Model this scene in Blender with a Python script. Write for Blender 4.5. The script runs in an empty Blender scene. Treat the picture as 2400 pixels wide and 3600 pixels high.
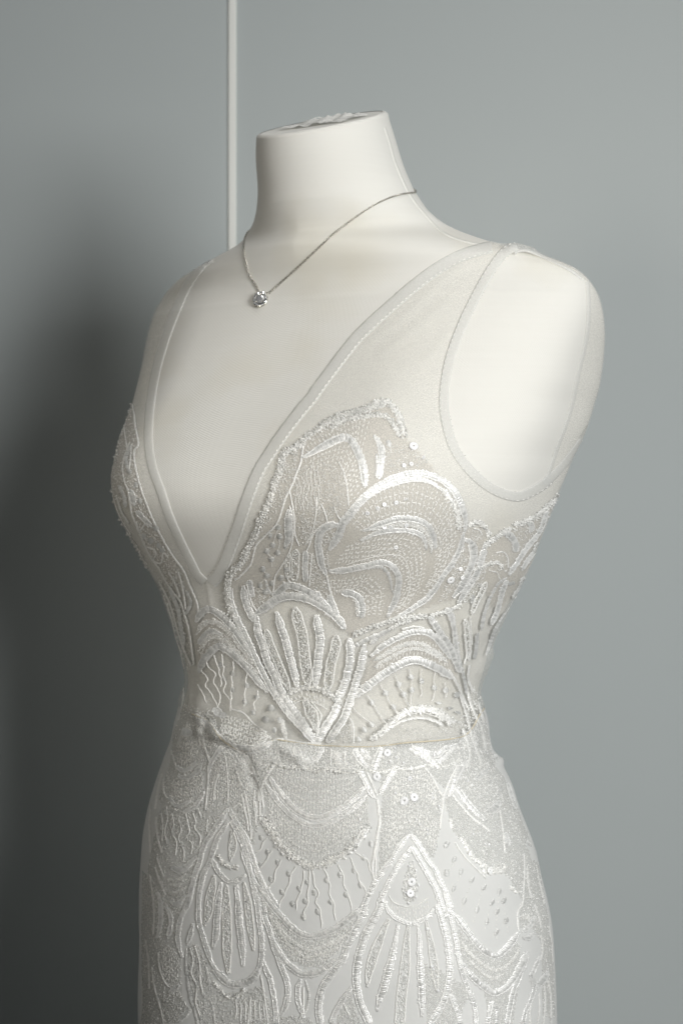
import bpy, bmesh, math, random
import numpy as np
from mathutils import Vector
from mathutils.bvhtree import BVHTree
random.seed(7); rng = np.random.default_rng(11)
S = bpy.context.scene; COL = S.collection

# ------------------------------------------------------------------ camera, light, exposure
D = 1.4; F = 5833.0; CX = 1200.0; HY = 1700.0        # camera distance (m), focal length and principal point in photo pixels
cam = bpy.data.cameras.new('camera'); cam_o = bpy.data.objects.new('camera', cam); COL.objects.link(cam_o)
cam_o.location = (0, -D, 0); cam_o.rotation_euler = (math.pi/2, 0, 0)
cam.sensor_fit = 'VERTICAL'; cam.sensor_height = 36; cam.sensor_width = 24; cam.lens = F/3600*36
cam.shift_y = -100/3600; cam.clip_start = .05; cam.clip_end = 50
cam.dof.use_dof = True; cam.dof.focus_distance = 1.27; cam.dof.aperture_fstop = 8.0
S.camera = cam_o
w = bpy.data.worlds.new('World'); S.world = w; w.use_nodes = True
w.node_tree.nodes['Background'].inputs[0].default_value = (.80, .92, 1.0, 1)
w.node_tree.nodes['Background'].inputs[1].default_value = .010
def area(name, loc, target, sx, sy, power, col, spread=180):
    l = bpy.data.lights.new(name, 'AREA'); l.shape = 'RECTANGLE'; l.size = sx; l.size_y = sy; l.energy = power; l.color = col
    l.spread = math.radians(spread)
    o = bpy.data.objects.new(name, l); COL.objects.link(o); o.location = loc
    o.rotation_euler = (Vector(target)-Vector(loc)).to_track_quat('-Z', 'Y').to_euler()
    return o
area('window_light', (1.02, -1.95, .34), (0, .1, .0), .6, 1.0, 44, (1.0, 1.0, .985))
area('fill_lamp', (-1.25, -1.9, .25), (.06, 0, 0), .5, .7, .54, (1.0, .94, .84), 34)
area('overhead_fill', (.1, -.45, 1.75), (.03, -.08, 0), .7, .7, .62, (1.0, .99, .97), 50)  # added unseen lamp overhead, lifts the neck cap and shoulder slopes
S.view_settings.view_transform = 'Standard'; S.view_settings.look = 'None'
S.view_settings.exposure = 0.0; S.view_settings.gamma = 1
S.cycles.use_denoising = True
S.cycles.max_bounces = 8; S.cycles.transparent_max_bounces = 12

# ------------------------------------------------------------------ helpers
def link(name, me, mat=None, parent=None, **props):
    o = bpy.data.objects.new(name, me); COL.objects.link(o)
    if mat and me: me.materials.clear(); me.materials.append(mat)
    if parent: o.parent = parent
    for k, v in props.items(): o[k] = v
    return o
def mesh(name, V, Fc, smooth=True):
    me = bpy.data.meshes.new(name)
    V = np.asarray(V, dtype=np.float32).reshape(-1, 3)
    if isinstance(Fc, np.ndarray) and Fc.ndim == 2:
        n, k = Fc.shape
        me.vertices.add(len(V)); me.vertices.foreach_set('co', V.ravel())
        me.loops.add(n*k); me.loops.foreach_set('vertex_index', Fc.astype(np.int32).ravel())
        me.polygons.add(n); me.polygons.foreach_set('loop_start', np.arange(0, n*k, k, dtype=np.int32))
        me.update(calc_edges=True); me.validate()
    else:
        me.from_pydata(V.tolist(), [], [tuple(f) for f in Fc])
    if smooth: me.polygons.foreach_set('use_smooth', np.ones(len(me.polygons), dtype=bool))
    me.update(); return me
def empty(name, loc=(0, 0, 0), **props):
    o = bpy.data.objects.new(name, None); COL.objects.link(o); o.location = loc; o.empty_display_size = .05
    for k, v in props.items(): o[k] = v
    return o
def box(x0, x1, y0, y1, z0, z1, bev=0):
    bm = bmesh.new(); bmesh.ops.create_cube(bm, size=1)
    for v in bm.verts: v.co = ((x0+x1)/2+v.co.x*(x1-x0), (y0+y1)/2+v.co.y*(y1-y0), (z0+z1)/2+v.co.z*(z1-z0))
    if bev: bmesh.ops.bevel(bm, geom=bm.edges[:], offset=bev, segments=2, affect='EDGES')
    me = bpy.data.meshes.new('box'); bm.to_mesh(me); bm.free(); return me

# ------------------------------------------------------------------ materials
def mat(name, base, rough=.6, spec=.5, metal=0, sheen=0, alpha=1, sub=0, trans=0, ior=1.45, coat=0):
    m = bpy.data.materials.new(name); m.use_nodes = True; b = m.node_tree.nodes['Principled BSDF']
    b.inputs['Base Color'].default_value = (*base, 1); b.inputs['Roughness'].default_value = rough
    b.inputs['Specular IOR Level'].default_value = spec; b.inputs['Metallic'].default_value = metal
    b.inputs['Sheen Weight'].default_value = sheen; b.inputs['Alpha'].default_value = alpha
    b.inputs['Transmission Weight'].default_value = trans; b.inputs['IOR'].default_value = ior
    b.inputs['Coat Weight'].default_value = coat
    return m
def nd(m, t, **kw):
    n = m.node_tree.nodes.new(t)
    for k, v in kw.items():
        if hasattr(n, k): setattr(n, k, v)
        else: n.inputs[k].default_value = v
    return n
def lk(m, a, b): m.node_tree.links.new(a, b)
def mottle(m, c0, c1, scale, detail=4, rough=None, bump=0, bscale=None, bdist=.001):
    b = m.node_tree.nodes['Principled BSDF']
    tc = nd(m, 'ShaderNodeTexCoord')
    nz = nd(m, 'ShaderNodeTexNoise', Scale=scale, Detail=detail)
    lk(m, tc.outputs['Object'], nz.inputs['Vector'])
    r = nd(m, 'ShaderNodeValToRGB'); r.color_ramp.elements[0].color = (*c0, 1); r.color_ramp.elements[1].color = (*c1, 1)
    r.color_ramp.elements[0].position = .35; r.color_ramp.elements[1].position = .65
    lk(m, nz.outputs['Fac'], r.inputs['Fac']); lk(m, r.outputs['Color'], b.inputs['Base Color'])
    if bump:
        n2 = nd(m, 'ShaderNodeTexNoise', Scale=bscale or scale*8, Detail=3)
        lk(m, tc.outputs['Object'], n2.inputs['Vector'])
        bp = nd(m, 'ShaderNodeBump', Strength=bump, Distance=bdist)
        lk(m, n2.outputs['Fac'], bp.inputs['Height']); lk(m, bp.outputs['Normal'], b.inputs['Normal'])
    return m

M_wall = mottle(mat('painted_wall', (.3, .31, .31), rough=.62, spec=.3), (.488, .528, .528), (.502, .541, .540), 2.2, bump=.15, bscale=260, bdist=.0006)
M_trim = mat('white_trim', (.88, .89, .85), rough=.45)
M_floor = mottle(mat('floor_carpet', (.12, .11, .1), rough=.9), (.045, .042, .038), (.06, .056, .05), 30, bump=.4, bscale=300)
# knitted jersey: fine wales and courses
M_jersey = mat('jersey', (.76, .74, .67), rough=.85, spec=.15, sheen=.15)
def jersey_nodes(m):
    b = m.node_tree.nodes['Principled BSDF']
    tc = nd(m, 'ShaderNodeTexCoord')
    uv = nd(m, 'ShaderNodeUVMap')
    sep = nd(m, 'ShaderNodeSeparateXYZ'); lk(m, uv.outputs['UV'], sep.inputs[0])
    def wave(out, k):
        mu = nd(m, 'ShaderNodeMath', operation='MULTIPLY'); mu.inputs[1].default_value = k; lk(m, out, mu.inputs[0])
        s = nd(m, 'ShaderNodeMath', operation='SINE'); lk(m, mu.outputs[0], s.inputs[0]); return s.outputs[0]
    wn = nd(m, 'ShaderNodeTexNoise', Scale=60, Detail=3); lk(m, tc.outputs['Object'], wn.inputs['Vector'])
    wm = nd(m, 'ShaderNodeMath', operation='MULTIPLY_ADD'); wm.inputs[1].default_value = .0022; lk(m, wn.outputs['Fac'], wm.inputs[0]); lk(m, sep.outputs[0], wm.inputs[2])
    wv = nd(m, 'ShaderNodeMath', operation='MULTIPLY_ADD'); wv.inputs[1].default_value = .002; lk(m, wn.outputs['Fac'], wv.inputs[0]); lk(m, sep.outputs[1], wv.inputs[2])
    a = wave(wm.outputs[0], 2*math.pi*430); c = wave(wv.outputs[0], 2*math.pi*520)
    mx = nd(m, 'ShaderNodeMath', operation='MULTIPLY'); lk(m, a, mx.inputs[0]); lk(m, c, mx.inputs[1])
    ad = nd(m, 'ShaderNodeMath', operation='MULTIPLY_ADD'); lk(m, a, ad.inputs[0]); ad.inputs[1].default_value = .6; lk(m, mx.outputs[0], ad.inputs[2])
    bp = nd(m, 'ShaderNodeBump', Strength=.085, Distance=.0004); lk(m, ad.outputs[0], bp.inputs['Height']); lk(m, bp.outputs['Normal'], b.inputs['Normal'])
    # stretched yarn unevenness (horizontal streaks) and a little soiling
    mp = nd(m, 'ShaderNodeMapping'); mp.inputs['Scale'].default_value = (14, 14, 420); lk(m, tc.outputs['Object'], mp.inputs['Vector'])
    nz = nd(m, 'ShaderNodeTexNoise', Scale=1.0, Detail=5); lk(m, mp.outputs[0], nz.inputs['Vector'])
    n2 = nd(m, 'ShaderNodeTexNoise', Scale=7.0, Detail=3); lk(m, tc.outputs['Object'], n2.inputs['Vector'])
    r1 = nd(m, 'ShaderNodeValToRGB'); r1.color_ramp.elements[0].position = .3; r1.color_ramp.elements[1].position = .7
    r1.color_ramp.elements[0].color = (.752, .744, .702, 1); r1.color_ramp.elements[1].color = (.762, .755, .714, 1)
    lk(m, nz.outputs['Fac'], r1.inputs['Fac'])
    r2 = nd(m, 'ShaderNodeValToRGB'); r2.color_ramp.elements[0].position = .24; r2.color_ramp.elements[1].position = .44
    r2.color_ramp.elements[0].color = (.92, .895, .83, 1); r2.color_ramp.elements[1].color = (1, 1, 1, 1)
    lk(m, n2.outputs['Fac'], r2.inputs['Fac'])
    mm = nd(m, 'ShaderNodeMixRGB', blend_type='MULTIPLY'); mm.inputs[0].default_value = 1
    lk(m, r1.outputs['Color'], mm.inputs[1]); lk(m, r2.outputs['Color'], mm.inputs[2]); lk(m, mm.outputs[0], b.inputs['Base Color'])
jersey_nodes(M_jersey)
M_seam = mat('seam_tape', (.775, .768, .725), rough=.85)

def tulle_mat(name, col, opac, hole_scale=1500, amp=1.0):
    m = bpy.data.materials.new(name); m.use_nodes = True; nt = m.node_tree
    b = nt.nodes['Principled BSDF']; b.inputs['Base Color'].default_value = (*col, 1); b.inputs['Roughness'].default_value = .7
    b.inputs['Specular IOR Level'].default_value = .25; b.inputs['Sheen Weight'].default_value = .2
    tl = nd(m, 'ShaderNodeBsdfTranslucent'); tl.inputs['Color'].default_value = (*col, 1)
    m1 = nd(m, 'ShaderNodeMixShader'); m1.inputs[0].default_value = .12
    lk(m, b.outputs[0], m1.inputs[1]); lk(m, tl.outputs[0], m1.inputs[2])
    tr = nd(m, 'ShaderNodeBsdfTransparent'); m2 = nd(m, 'ShaderNodeMixShader')
    tc = nd(m, 'ShaderNodeTexCoord'); vo = nd(m, 'ShaderNodeTexVoronoi', Scale=hole_scale); lk(m, tc.outputs['Object'], vo.inputs['Vector'])
    nz = nd(m, 'ShaderNodeTexNoise', Scale=18, Detail=3); lk(m, tc.outputs['Object'], nz.inputs['Vector'])
    r = nd(m, 'ShaderNodeMapRange'); r.inputs[1].default_value = 0; r.inputs[2].default_value = .8
    r.inputs[3].default_value = max(0, opac-.22*amp); r.inputs[4].default_value = min(1, opac+.28*amp); lk(m, vo.outputs['Distance'], r.inputs[0])
    ad = nd(m, 'ShaderNodeMath', operation='MULTIPLY_ADD'); ad.inputs[1].default_value = .25; lk(m, nz.outputs['Fac'], ad.inputs[0]); lk(m, r.outputs[0], ad.inputs[2])
    sb = nd(m, 'ShaderNodeMath', operation='SUBTRACT'); sb.use_clamp = True; sb.inputs[1].default_value = .125; lk(m, ad.outputs[0], sb.inputs[0])
    lk(m, sb.outputs[0], m2.inputs[0]); lk(m, tr.outputs[0], m2.inputs[1]); lk(m, m1.outputs[0], m2.inputs[2])
    lk(m, m2.outputs[0], nt.nodes['Material Output'].inputs['Surface'])
    return m
M_capcloth = tulle_mat('torn_cap_cloth', (.86, .86, .83), .9)
M_tulle = tulle_mat('sheer_tulle', (.88, .87, .83), .20)
M_bind = tulle_mat('folded_tulle', (.89, .895, .875), .46, 1500, .35)
M_net = tulle_mat('beige_net', (.785, .755, .70), .42, 1100)
M_netskirt = tulle_mat('grey_net', (.735, .735, .71), .24, 1100)
M_lining = mottle(mat('skirt_lining', (.72, .73, .71), rough=.75, spec=.2, sheen=.1), (.725, .732, .715), (.755, .76, .745), 9, bump=.25, bscale=40, bdist=.002)
def silk(name, col, gl, fac, rough):
    m = bpy.data.materials.new(name); m.use_nodes = True; nt = m.node_tree; nt.nodes.remove(nt.nodes['Principled BSDF'])
    d = nd(m, 'ShaderNodeBsdfDiffuse'); mc = nd(m, 'ShaderNodeMixRGB'); mc.inputs[1].default_value = (*col, 1); mc.inputs[2].default_value = (.93, .93, .91, 1)
    ab = nd(m, 'ShaderNodeAttribute', attribute_name='edge'); lk(m, ab.outputs['Fac'], mc.inputs[0]); lk(m, mc.outputs[0], d.inputs['Color'])
    g = nd(m, 'ShaderNodeBsdfAnisotropic'); g.inputs['Color'].default_value = (*gl, 1); g.inputs['Roughness'].default_value = rough; g.inputs['Anisotropy'].default_value = -.35
    at = nd(m, 'ShaderNodeAttribute', attribute_name='thread_dir'); lk(m, at.outputs['Vector'], g.inputs['Tangent'])
    mx = nd(m, 'ShaderNodeMixShader'); mx.inputs[0].default_value = fac
    lk(m, d.outputs[0], mx.inputs[1]); lk(m, g.outputs[0], mx.inputs[2]); lk(m, mx.outputs[0], nt.nodes['Material Output'].inputs['Surface'])
    return m
M_thread = silk('silk_thread', (.63, .635, .615), (.98, .98, .97), .34, .44)
M_cord = silk('chain_stitch_thread', (.86, .855, .825), (.94, .94, .92), .22, .42)
M_seed = mat('tinsel_thread', (.8, .8, .77), rough=.32, spec=.7)
def per_stitch(m):
    b = m.node_tree.nodes['Principled BSDF']; g = nd(m, 'ShaderNodeNewGeometry'); r = nd(m, 'ShaderNodeValToRGB')
    r.color_ramp.elements[0].color = (.60, .60, .575, 1); r.color_ramp.elements[1].color = (.95, .95, .93, 1); r.color_ramp.elements[0].position = .2; r.color_ramp.elements[1].position = .95
    lk(m, g.outputs['Random Per Island'], r.inputs['Fac']); lk(m, r.outputs['Color'], b.inputs['Base Color'])  # random paler stitches put tiny sparkles into the base colour
per_stitch(M_seed)
M_fine = mat('fine_thread', (.86, .855, .825), rough=.45)
M_sequin = mat('sequin_film', (.95, .955, .96), rough=.28, spec=.6, coat=.3)
M_seamline = mat('waist_seam_elastic', (.66, .60, .47), rough=.8)
M_silver = mat('silver', (.66, .64, .59), rough=.22, metal=1)
M_dia = mat('cut_stone', (.95, .96, .98), rough=.06, metal=.75, spec=1)

# ------------------------------------------------------------------ setting
YW = .52
pxw = (D+YW)/F
xs = (817-CX)*pxw
wall = link('wall', box(-3, 3.5, YW, YW+.1, -1.2, 1.6), M_wall, kind='structure')
floor = link('floor', box(-3, 3.5, -3, YW, -1.25, -1.2), M_floor, kind='structure')
trim = link('wall_trim', box(xs-14*pxw, xs+14*pxw, YW-.004, YW-.0002, -1.19, 1.59, .0012), M_trim,
            label='narrow white trim strip running up the grey wall behind the neck', category='trim strip')

# ------------------------------------------------------------------ the form: rings fitted to the outline
YAW = math.radians(32); fx, fy = -math.sin(YAW), -math.cos(YAW); lx, ly = math.cos(YAW), -math.sin(YAW)
LEFT = np.array([(501,899),(555,898),(632,904),(693,908),(744,901),(785,891),(815,873),(853,853),(887,802),(907,751),(943,700),(979,636),(1024,590),(1086,554),(1147,529),(1208,516),(1259,508),(1310,496),(1351,486),(1387,474),(1433,466),(1473,449),(1524,428),(1586,411),(1647,389),(1693,384),(1744,387),(1795,399),(1851,427),(1902,461),(1948,484),(1994,510),(2050,552),(2153,588),(2214,611),(2275,627),(2325,642),(2380,655),(2421,650),(2478,637),(2536,620),(2607,602),(2674,578),(2735,555),(2808,530),(2878,515),(2942,504),(3000,499),(3064,495),(3143,491),(3223,490),(3319,492),(3430,491),(3590,490)], float)
RIGHT = np.array([(399,1358),(422,1368),(489,1389),(575,1414),(626,1435),(683,1464),(738,1501),(784,1553),(815,1616),(845,1700),(868,1790),(892,1890),(916,1954),(942,2018),(973,2058),(1019,2092),(1071,2112),(1128,2121),(1186,2124),(1272,2118),(1363,2104),(1461,2075),(1547,2046),(1616,2012),(1656,2000),(1723,1973),(1852,1921),(1944,1886),(2042,1844),(2126,1795),(2189,1766),(2259,1732),(2322,1716),(2389,1700),(2440,1682),(2480,1692),(2540,1706),(2598,1713),(2642,1723),(2703,1765),(2767,1796),(2840,1819),(2923,1854),(3000,1883),(3080,1899),(3178,1921),(3261,1934),(3357,1943),(3446,1948),(3590,1953)], float)
K = np.array([(.296,.055,.055,2.0,20),(.270,.058,.058,2.0,16),(.240,.062,.060,2.0,10),(.215,.064,.062,1.55,5),(.195,.071,.068,1.42,0),(.170,.081,.080,1.6,0),
 (.140,.092,.092,2.25,0),(.100,.103,.104,3.0,0),(.050,.111,.112,3.1,0),(.000,.116,.114,2.7,0),(-.050,.112,.108,2.2,0),(-.090,.107,.100,2.15,0),(-.130,.103,.094,2.15,0),
 (-.175,.102,.092,2.1,0),(-.215,.104,.100,2.1,0),(-.260,.110,.112,2.1,0),(-.330,.120,.128,2.15,0),(-.400,.128,.136,2.2,0),(-.470,.130,.136,2.2,0),(-.600,.130,.134,2.2,0)])
def smooth(v, k):
    g = np.exp(-np.linspace(-2, 2, 2*k+1)**2); g /= g.sum()
    return np.convolve(np.pad(v, k, mode='edge'), g, 'valid')
ZS = np.concatenate([np.linspace(.296, .24, 24)[:-1], np.linspace(.24, .15, 71)[:-1], np.linspace(.15, -.48, 260)])
NR = len(ZS); NT = 520
kk = [np.interp(ZS, K[::-1, 0], K[::-1, c]) for c in range(1, 5)]
BF, BB, NE, TI = smooth(kk[0], 24), smooth(kk[1], 24), smooth(kk[2], 24), np.radians(smooth(kk[3], 20))
TH = np.linspace(0, 2*np.pi, NT+1)[:-1]
def breast(l, z):
    zz = z+.004; sz = np.where(zz > 0, .13, .075)
    al = np.abs(l); prof = np.exp(-(np.clip(al-.095, 0, 1)/.075)**2)*(1-.06*np.exp(-(al/.045)**2))
    return .044*prof*np.exp(-(zz/sz)**2)
def ring(i, a, s, th):
    c, sn = np.cos(th), np.sin(th)
    l = a*np.sign(c)*np.abs(c)**(2/NE[i]); b = np.where(sn > 0, BF[i], BB[i])
    q_ = min(1, max(0, (ZS[i]-.215)/.05)); q_ = q_*q_*(3-2*q_); b = b*(1-q_)+a*q_
    f = b*np.sign(sn)*np.abs(sn)**(2/NE[i])
    z = ZS[i]-np.tan(TI[i])*f
    return l, f+np.where(sn > 0, breast(l, ZS[i])*np.clip(sn, 0, 1)**.5, 0)+s, z
def world(l, f, z): return np.stack([l*lx+f*fx, l*ly+f*fy, z], -1)
def proj(P):
    d = D+P[..., 1]; return np.stack([CX+F*P[..., 0]/d, HY-F*P[..., 2]/d], -1)
A = np.interp(ZS, [-.47, -.17, 0, .15, .2, .24, .3], [.18, .13, .19, .22, .15, .07, .055]); SH = np.zeros(NR)
th_fit = TH[::3]
for it in range(90):
    for i in range(NR):
        q = proj(world(*ring(i, A[i], SH[i], th_fit)))
        il, ir = q[:, 0].argmin(), q[:, 0].argmax()
        ins = np.interp(ZS[i], [0, .05], [9, 0])
        eL = np.interp(q[il, 1], LEFT[:, 0], LEFT[:, 1])+ins-q[il, 0]; eR = np.interp(q[ir, 1], RIGHT[:, 0], RIGHT[:, 1])-ins-q[ir, 0]
        A[i] = max(.03, A[i]+.35*(eR-eL)/2*D/F/.85); SH[i] += .35*(eR+eL)/2*D/F/fx
    if it % 10 == 9 and it < 80: A = smooth(A, 2); SH = smooth(SH, 3)
A = smooth(smooth(A, 3), 4); SH = smooth(smooth(SH, 8), 6)
G = np.stack([world(*ring(i, A[i], SH[i], TH)) for i in range(NR)])          # NR x NT x 3
def grid_normals(G):
    du = np.roll(G, -1, 1)-np.roll(G, 1, 1); dv = np.gradient(G, axis=0)
    n = np.cross(du, dv); n /= np.linalg.norm(n, axis=-1, keepdims=True)+1e-12
    c = G.mean(1, keepdims=True)
    sg = np.sign(((G-c)*n).sum(-1).mean()); return n*sg
GN = grid_normals(G)
def quads(nr, nt):
    i, j = np.meshgrid(np.arange(nr-1), np.arange(nt), indexing='ij')
    return np.stack([i*nt+j, (i+1)*nt+j, (i+1)*nt+(j+1) % nt, i*nt+(j+1) % nt], -1)
Q = quads(NR, NT)

mannequin = empty('dress_form', (0, 0, -1.2), label='cream jersey covered dress form with bare neck and shoulders under the lace gown', category='mannequin')
def child(name, me, m, parent, **p):
    o = link(name, me, m, parent, **p)
    if parent.type == 'EMPTY': o.matrix_parent_inverse.translation = -parent.location
    return o
bpy.context.view_layer.update()
# torso with a rounded top rim
top = G[0]; cen = top.mean(0); up = np.array([math.sin(TI[0])*fx, math.sin(TI[0])*fy, math.cos(TI[0])])
rim = [cen+(top-cen)*k+up*h for k, h in ((.93, .0030), (.965, .0027), (.985, .0017), (.996, .0007))]
TG = np.concatenate([np.stack(rim), G])
tm = mesh('torso', TG.reshape(-1, 3), quads(len(TG), NT).reshape(-1, 4))
uvl = tm.uv_layers.new(name='UVMap')
arc = np.cumsum(np.concatenate([[0], np.linalg.norm(np.diff(TG, axis=0), axis=-1).mean(1)]))
ii, jj = np.meshgrid(np.arange(len(TG)-1), np.arange(NT), indexing='ij')
lseg = .9
uvs = np.stack([np.stack([jj, jj, jj+1, jj+1], -1)/NT*.9, np.stack([arc[ii], arc[ii+1], arc[ii+1], arc[ii]], -1)], -1)
uvl.data.foreach_set('uv', uvs.reshape(-1).astype(np.float32))
torso = child('torso', tm, M_jersey, mannequin)
# flat cap on the neck and the torn cloth left on it
cap_ring = rim[0]-up*.0004
V = [cen+up*.0022]; V += list(cap_ring*.999+cen*.001)
child('neck_cap', mesh('neck_cap', np.array(V), [(0, 1+k, 1+(k+1) % NT) for k in range(NT)]), M_jersey, mannequin)
V, Fc = [], []
nu, nv = 46, 12
e1 = np.array([lx, ly, 0]); e2 = np.cross(up, e1)
def n1(x): return math.sin(x*2.1)+.6*math.sin(x*5.3+1)+.4*math.sin(x*11.7+2)
for a_ in range(nu):
    for b_ in range(nv):
        u = -1+2*a_/(nu-1); v = b_/(nv-1)
        edge = (.75+.16*n1(u*5)) if v > .5 else 1
        p = cen+e1*(u*.034+.004)+e2*((v-.5)*.045*edge)
        h = .0032+.0013*(1+.5*n1(u*3+v*3))*(1-.4*abs(u))+.0006*math.sin(u*13+v*5)+.0042*max(0, v-.5)*(1+.6*n1(u*6+1))*(1-u*u)
        V.append(p+up*max(.0032, h))
for a_ in range(nu-1):
    for b_ in range(nv-1):
        if random.random() > .05: Fc.append((a_*nv+b_, (a_+1)*nv+b_, (a_+1)*nv+b_+1, a_*nv+b_+1))
child('torn_cloth', mesh('torn_cloth', np.array(V), Fc), M_capcloth, mannequin)

# ------------------------------------------------------------------ tracing helpers: photo pixels -> points on a surface
ZO = {'A': (750,1380,2.613), 'B': (1150,1380,2.613), 'C': (1500,1600,2.851), 'D': (550,2000,2.613), 'E': (1050,2050,2.24), 'F': (450,2400,3.136), 'G': (450,3000,3.136),
      'H': (850,2600,3.136), 'I': (850,3050,3.136), 'J': (1250,2500,3.136), 'K': (1200,3000,3.136), 'L': (1500,2400,3.136), 'M': (1500,3000,3.136),
      'N': (350,800,1.96), 'O': (1300,600,1.742), 'P': (700,300,1.96), 'Q': (350,1380,2.305), 'X': (0,0,1)}
def T(z, pts):
    x, y, s = ZO[z]; return [(x+p[0]/s, y+p[1]/s) for p in pts]
def spline(pts, step=3.0, closed=False):
    p = np.array(pts, float)
    if len(p) == 2: p = np.array([p[0], (p[0]+p[1])/2, p[1]])
    q = np.vstack([2*p[0]-p[1], p, 2*p[-1]-p[-2]])
    out = []
    for i in range(len(p)-1):
        a, b, c, d = q[i:i+4]; n = max(2, int(np.linalg.norm(c-b)/step))
        t = np.linspace(0, 1, n, endpoint=False)[:, None]
        out.append(.5*((2*b)+(c-a)*t+(2*a-5*b+4*c-d)*t**2+(3*b-a-3*c+d)*t**3))
    out.append(p[-1:]); out = np.vstack(out)
    s = np.concatenate([[0], np.cumsum(np.linalg.norm(np.diff(out, axis=0), axis=1))])
    n = max(3, int(s[-1]/step)+1); u = np.linspace(0, s[-1], n)
    return np.stack([np.interp(u, s, out[:, 0]), np.interp(u, s, out[:, 1])], 1), u
class Surf:
    def __init__(self, V, Fq):
        self.t = BVHTree.FromPolygons([Vector(v) for v in V.tolist()], [tuple(f) for f in Fq.tolist()])
    def at(self, px, py):
        d = Vector(((px-CX)/F, 1, (HY-py)/F)); l = d.length
        h, n, i, dist = self.t.ray_cast(Vector((0, -D, 0)), d/l)
        if h is None:
            h, n, i, dist = self.t.find_nearest(Vector((0, -D, 0))+d*1.42)
            ok = False
        else: ok = True
        if n.dot(d) > 0: n = -n
        return h, n, ok
    def many(self, p2):
        H = np.empty((len(p2), 3)); Nn = np.empty((len(p2), 3)); ok = np.empty(len(p2), bool)
        for k, (x, y) in enumerate(p2):
            h, n, o = self.at(x, y); H[k] = h; Nn[k] = n; ok[k] = o
        return H, Nn, ok
def inside(poly, P):
    poly = np.asarray(poly, float); x, y = P[..., 0], P[..., 1]; r = np.zeros(x.shape, bool)
    j = len(poly)-1
    for i in range(len(poly)):
        xi, yi = poly[i]; xj, yj = poly[j]
        if yi != yj:
            r ^= ((yi > y) != (yj > y)) & (x < (xj-xi)*(y-yi)/(yj-yi)+xi)
        j = i
    return r
def dist_poly(P, line):
    q, _ = spline(line, 6); d = np.full(P.shape[:-1], 1e9)
    for a in q: d = np.minimum(d, (P[..., 0]-a[0])**2+(P[..., 1]-a[1])**2)
    return np.sqrt(d)

# ------------------------------------------------------------------ the dress surface: the form pushed out, with folds
V_LEFT = T('N', [(780,225),(700,300),(620,420),(560,550),(500,700),(450,850),(410,1000),(375,1200),(360,1400),(365,1530),(390,1660),(440,1800),(500,1980),(580,2160),(655,2310)])+T('D', [(400,40),(465,100)])
V_RIGHT = T('D', [(465,100)])+T('N', [(810,2340),(900,2110),(980,1870),(1060,1670),(1140,1540),(1220,1420),(1340,1260)])+[(1083,1384),(1102,1355),(1224,1194)]+T('O', [(0,900),(100,810),(250,680),(400,570),(550,490),(680,450),(740,438)])
ARM_F = T('O', [(905,484),(850,506),(790,570),(720,680),(640,830),(580,960),(520,1120),(485,1270),(472,1420),(490,1550),(530,1680),(600,1790),(700,1890),(800,1950),(900,1975),(970,1952),(1050,1905),(1085,1870)])
ARM_B = T('O', [(1085,1870),(1140,1700),(1200,1540),(1240,1400),(1270,1250),(1310,1080),(1330,950),(1334,800),(1326,680)])
ARM_T = T('O', [(1326,680),(1250,605),(1150,560),(1040,520),(960,500)])
VPOLY = V_LEFT+V_RIGHT+[(1725,300),(748,300)]
APOLY = ARM_F+ARM_B+ARM_T
SEAM = T('Q', [(700,2330)])+[(640,2478)]+T('D', [(330,1330),(480,1400),(600,1560),(760,1660),(920,1660),(1080,1570),(1200,1580),(1430,1610)])+T('E', [(150,1275),(400,1285),(560,1285),(700,1275),(850,1255),(1000,1245)])+T('J', [(1050,305),(1200,265),(1290,170),(1345,70)])+[(1700,2490)]
SEAM = [(600,2480)]+SEAM[2:]+[(1730,2480)]
seam_x = np.array([p[0] for p in SEAM]); seam_y = np.array([p[1] for p in SEAM]); o_ = np.argsort(seam_x); seam_x, seam_y = seam_x[o_], seam_y[o_]
PX = proj(G); facing = ((np.array([0, -D, 0])-G)*GN).sum(-1) > 0
off = np.full((NR, NT), .0007)
off += .0019*np.clip((PX[..., 1]-1900)/300, 0, 1)
sy = np.interp(PX[..., 0], seam_x, seam_y)
dy = PX[..., 1]-sy
wob = .5+.5*np.sin(PX[..., 0]/37)+.4*np.sin(PX[..., 0]/19+1)
off += (.0028+.0012*wob)*np.clip((1640-PX[..., 0])/120, .15, 1)*np.exp(-((dy+48)/38)**2)                              # bodice blousing over the waist seam
off += .0004*np.exp(-((dy-60)/40)**2)
def fold(line, amp, sig):
    global off
    d = dist_poly(PX, line); off = off+np.where(facing, amp*np.exp(-(d/sig)**2), 0)
fold(T('D', [(380,960),(385,1150),(400,1300),(560,1430),(620,1590),(830,1700),(900,1900),(930,2000)]), -.0016, 16)
fold(T('D', [(430,1330),(470,1420),(450,1500)]), .004, 20)
fold(T('D', [(640,1540),(740,1590),(860,1620),(1000,1600)]), .0035, 34)
fold(T('D', [(560,1450),(600,1520)]), .004, 20)
fold(T('D', [(1150,1620),(1250,1690),(1330,1740)]), .0022, 20)
fold(T('E', [(800,1255),(900,1218),(1050,1213),(1200,1235)]), .0035, 16)
fold(T('E', [(1230,1090),(1300,1150),(1380,1060)]), .0010, 22)
fold(T('E', [(1330,900),(1370,1000),(1360,1080)]), .0022, 18)
fold(T('C', [(410,2281),(450,2120),(520,1990),(600,1850)]), -.002, 14)
fold(T('C', [(520,2150),(560,2050),(600,1990)]), .003, 22)
fold(T('L', [(560,600),(600,720),(700,850)]), -.0018, 16)
fold(T('L', [(620,400),(640,600),(690,740)]), .0008, 24)
fold(T('L', [(760,800),(770,880)]), .004, 16)
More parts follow.
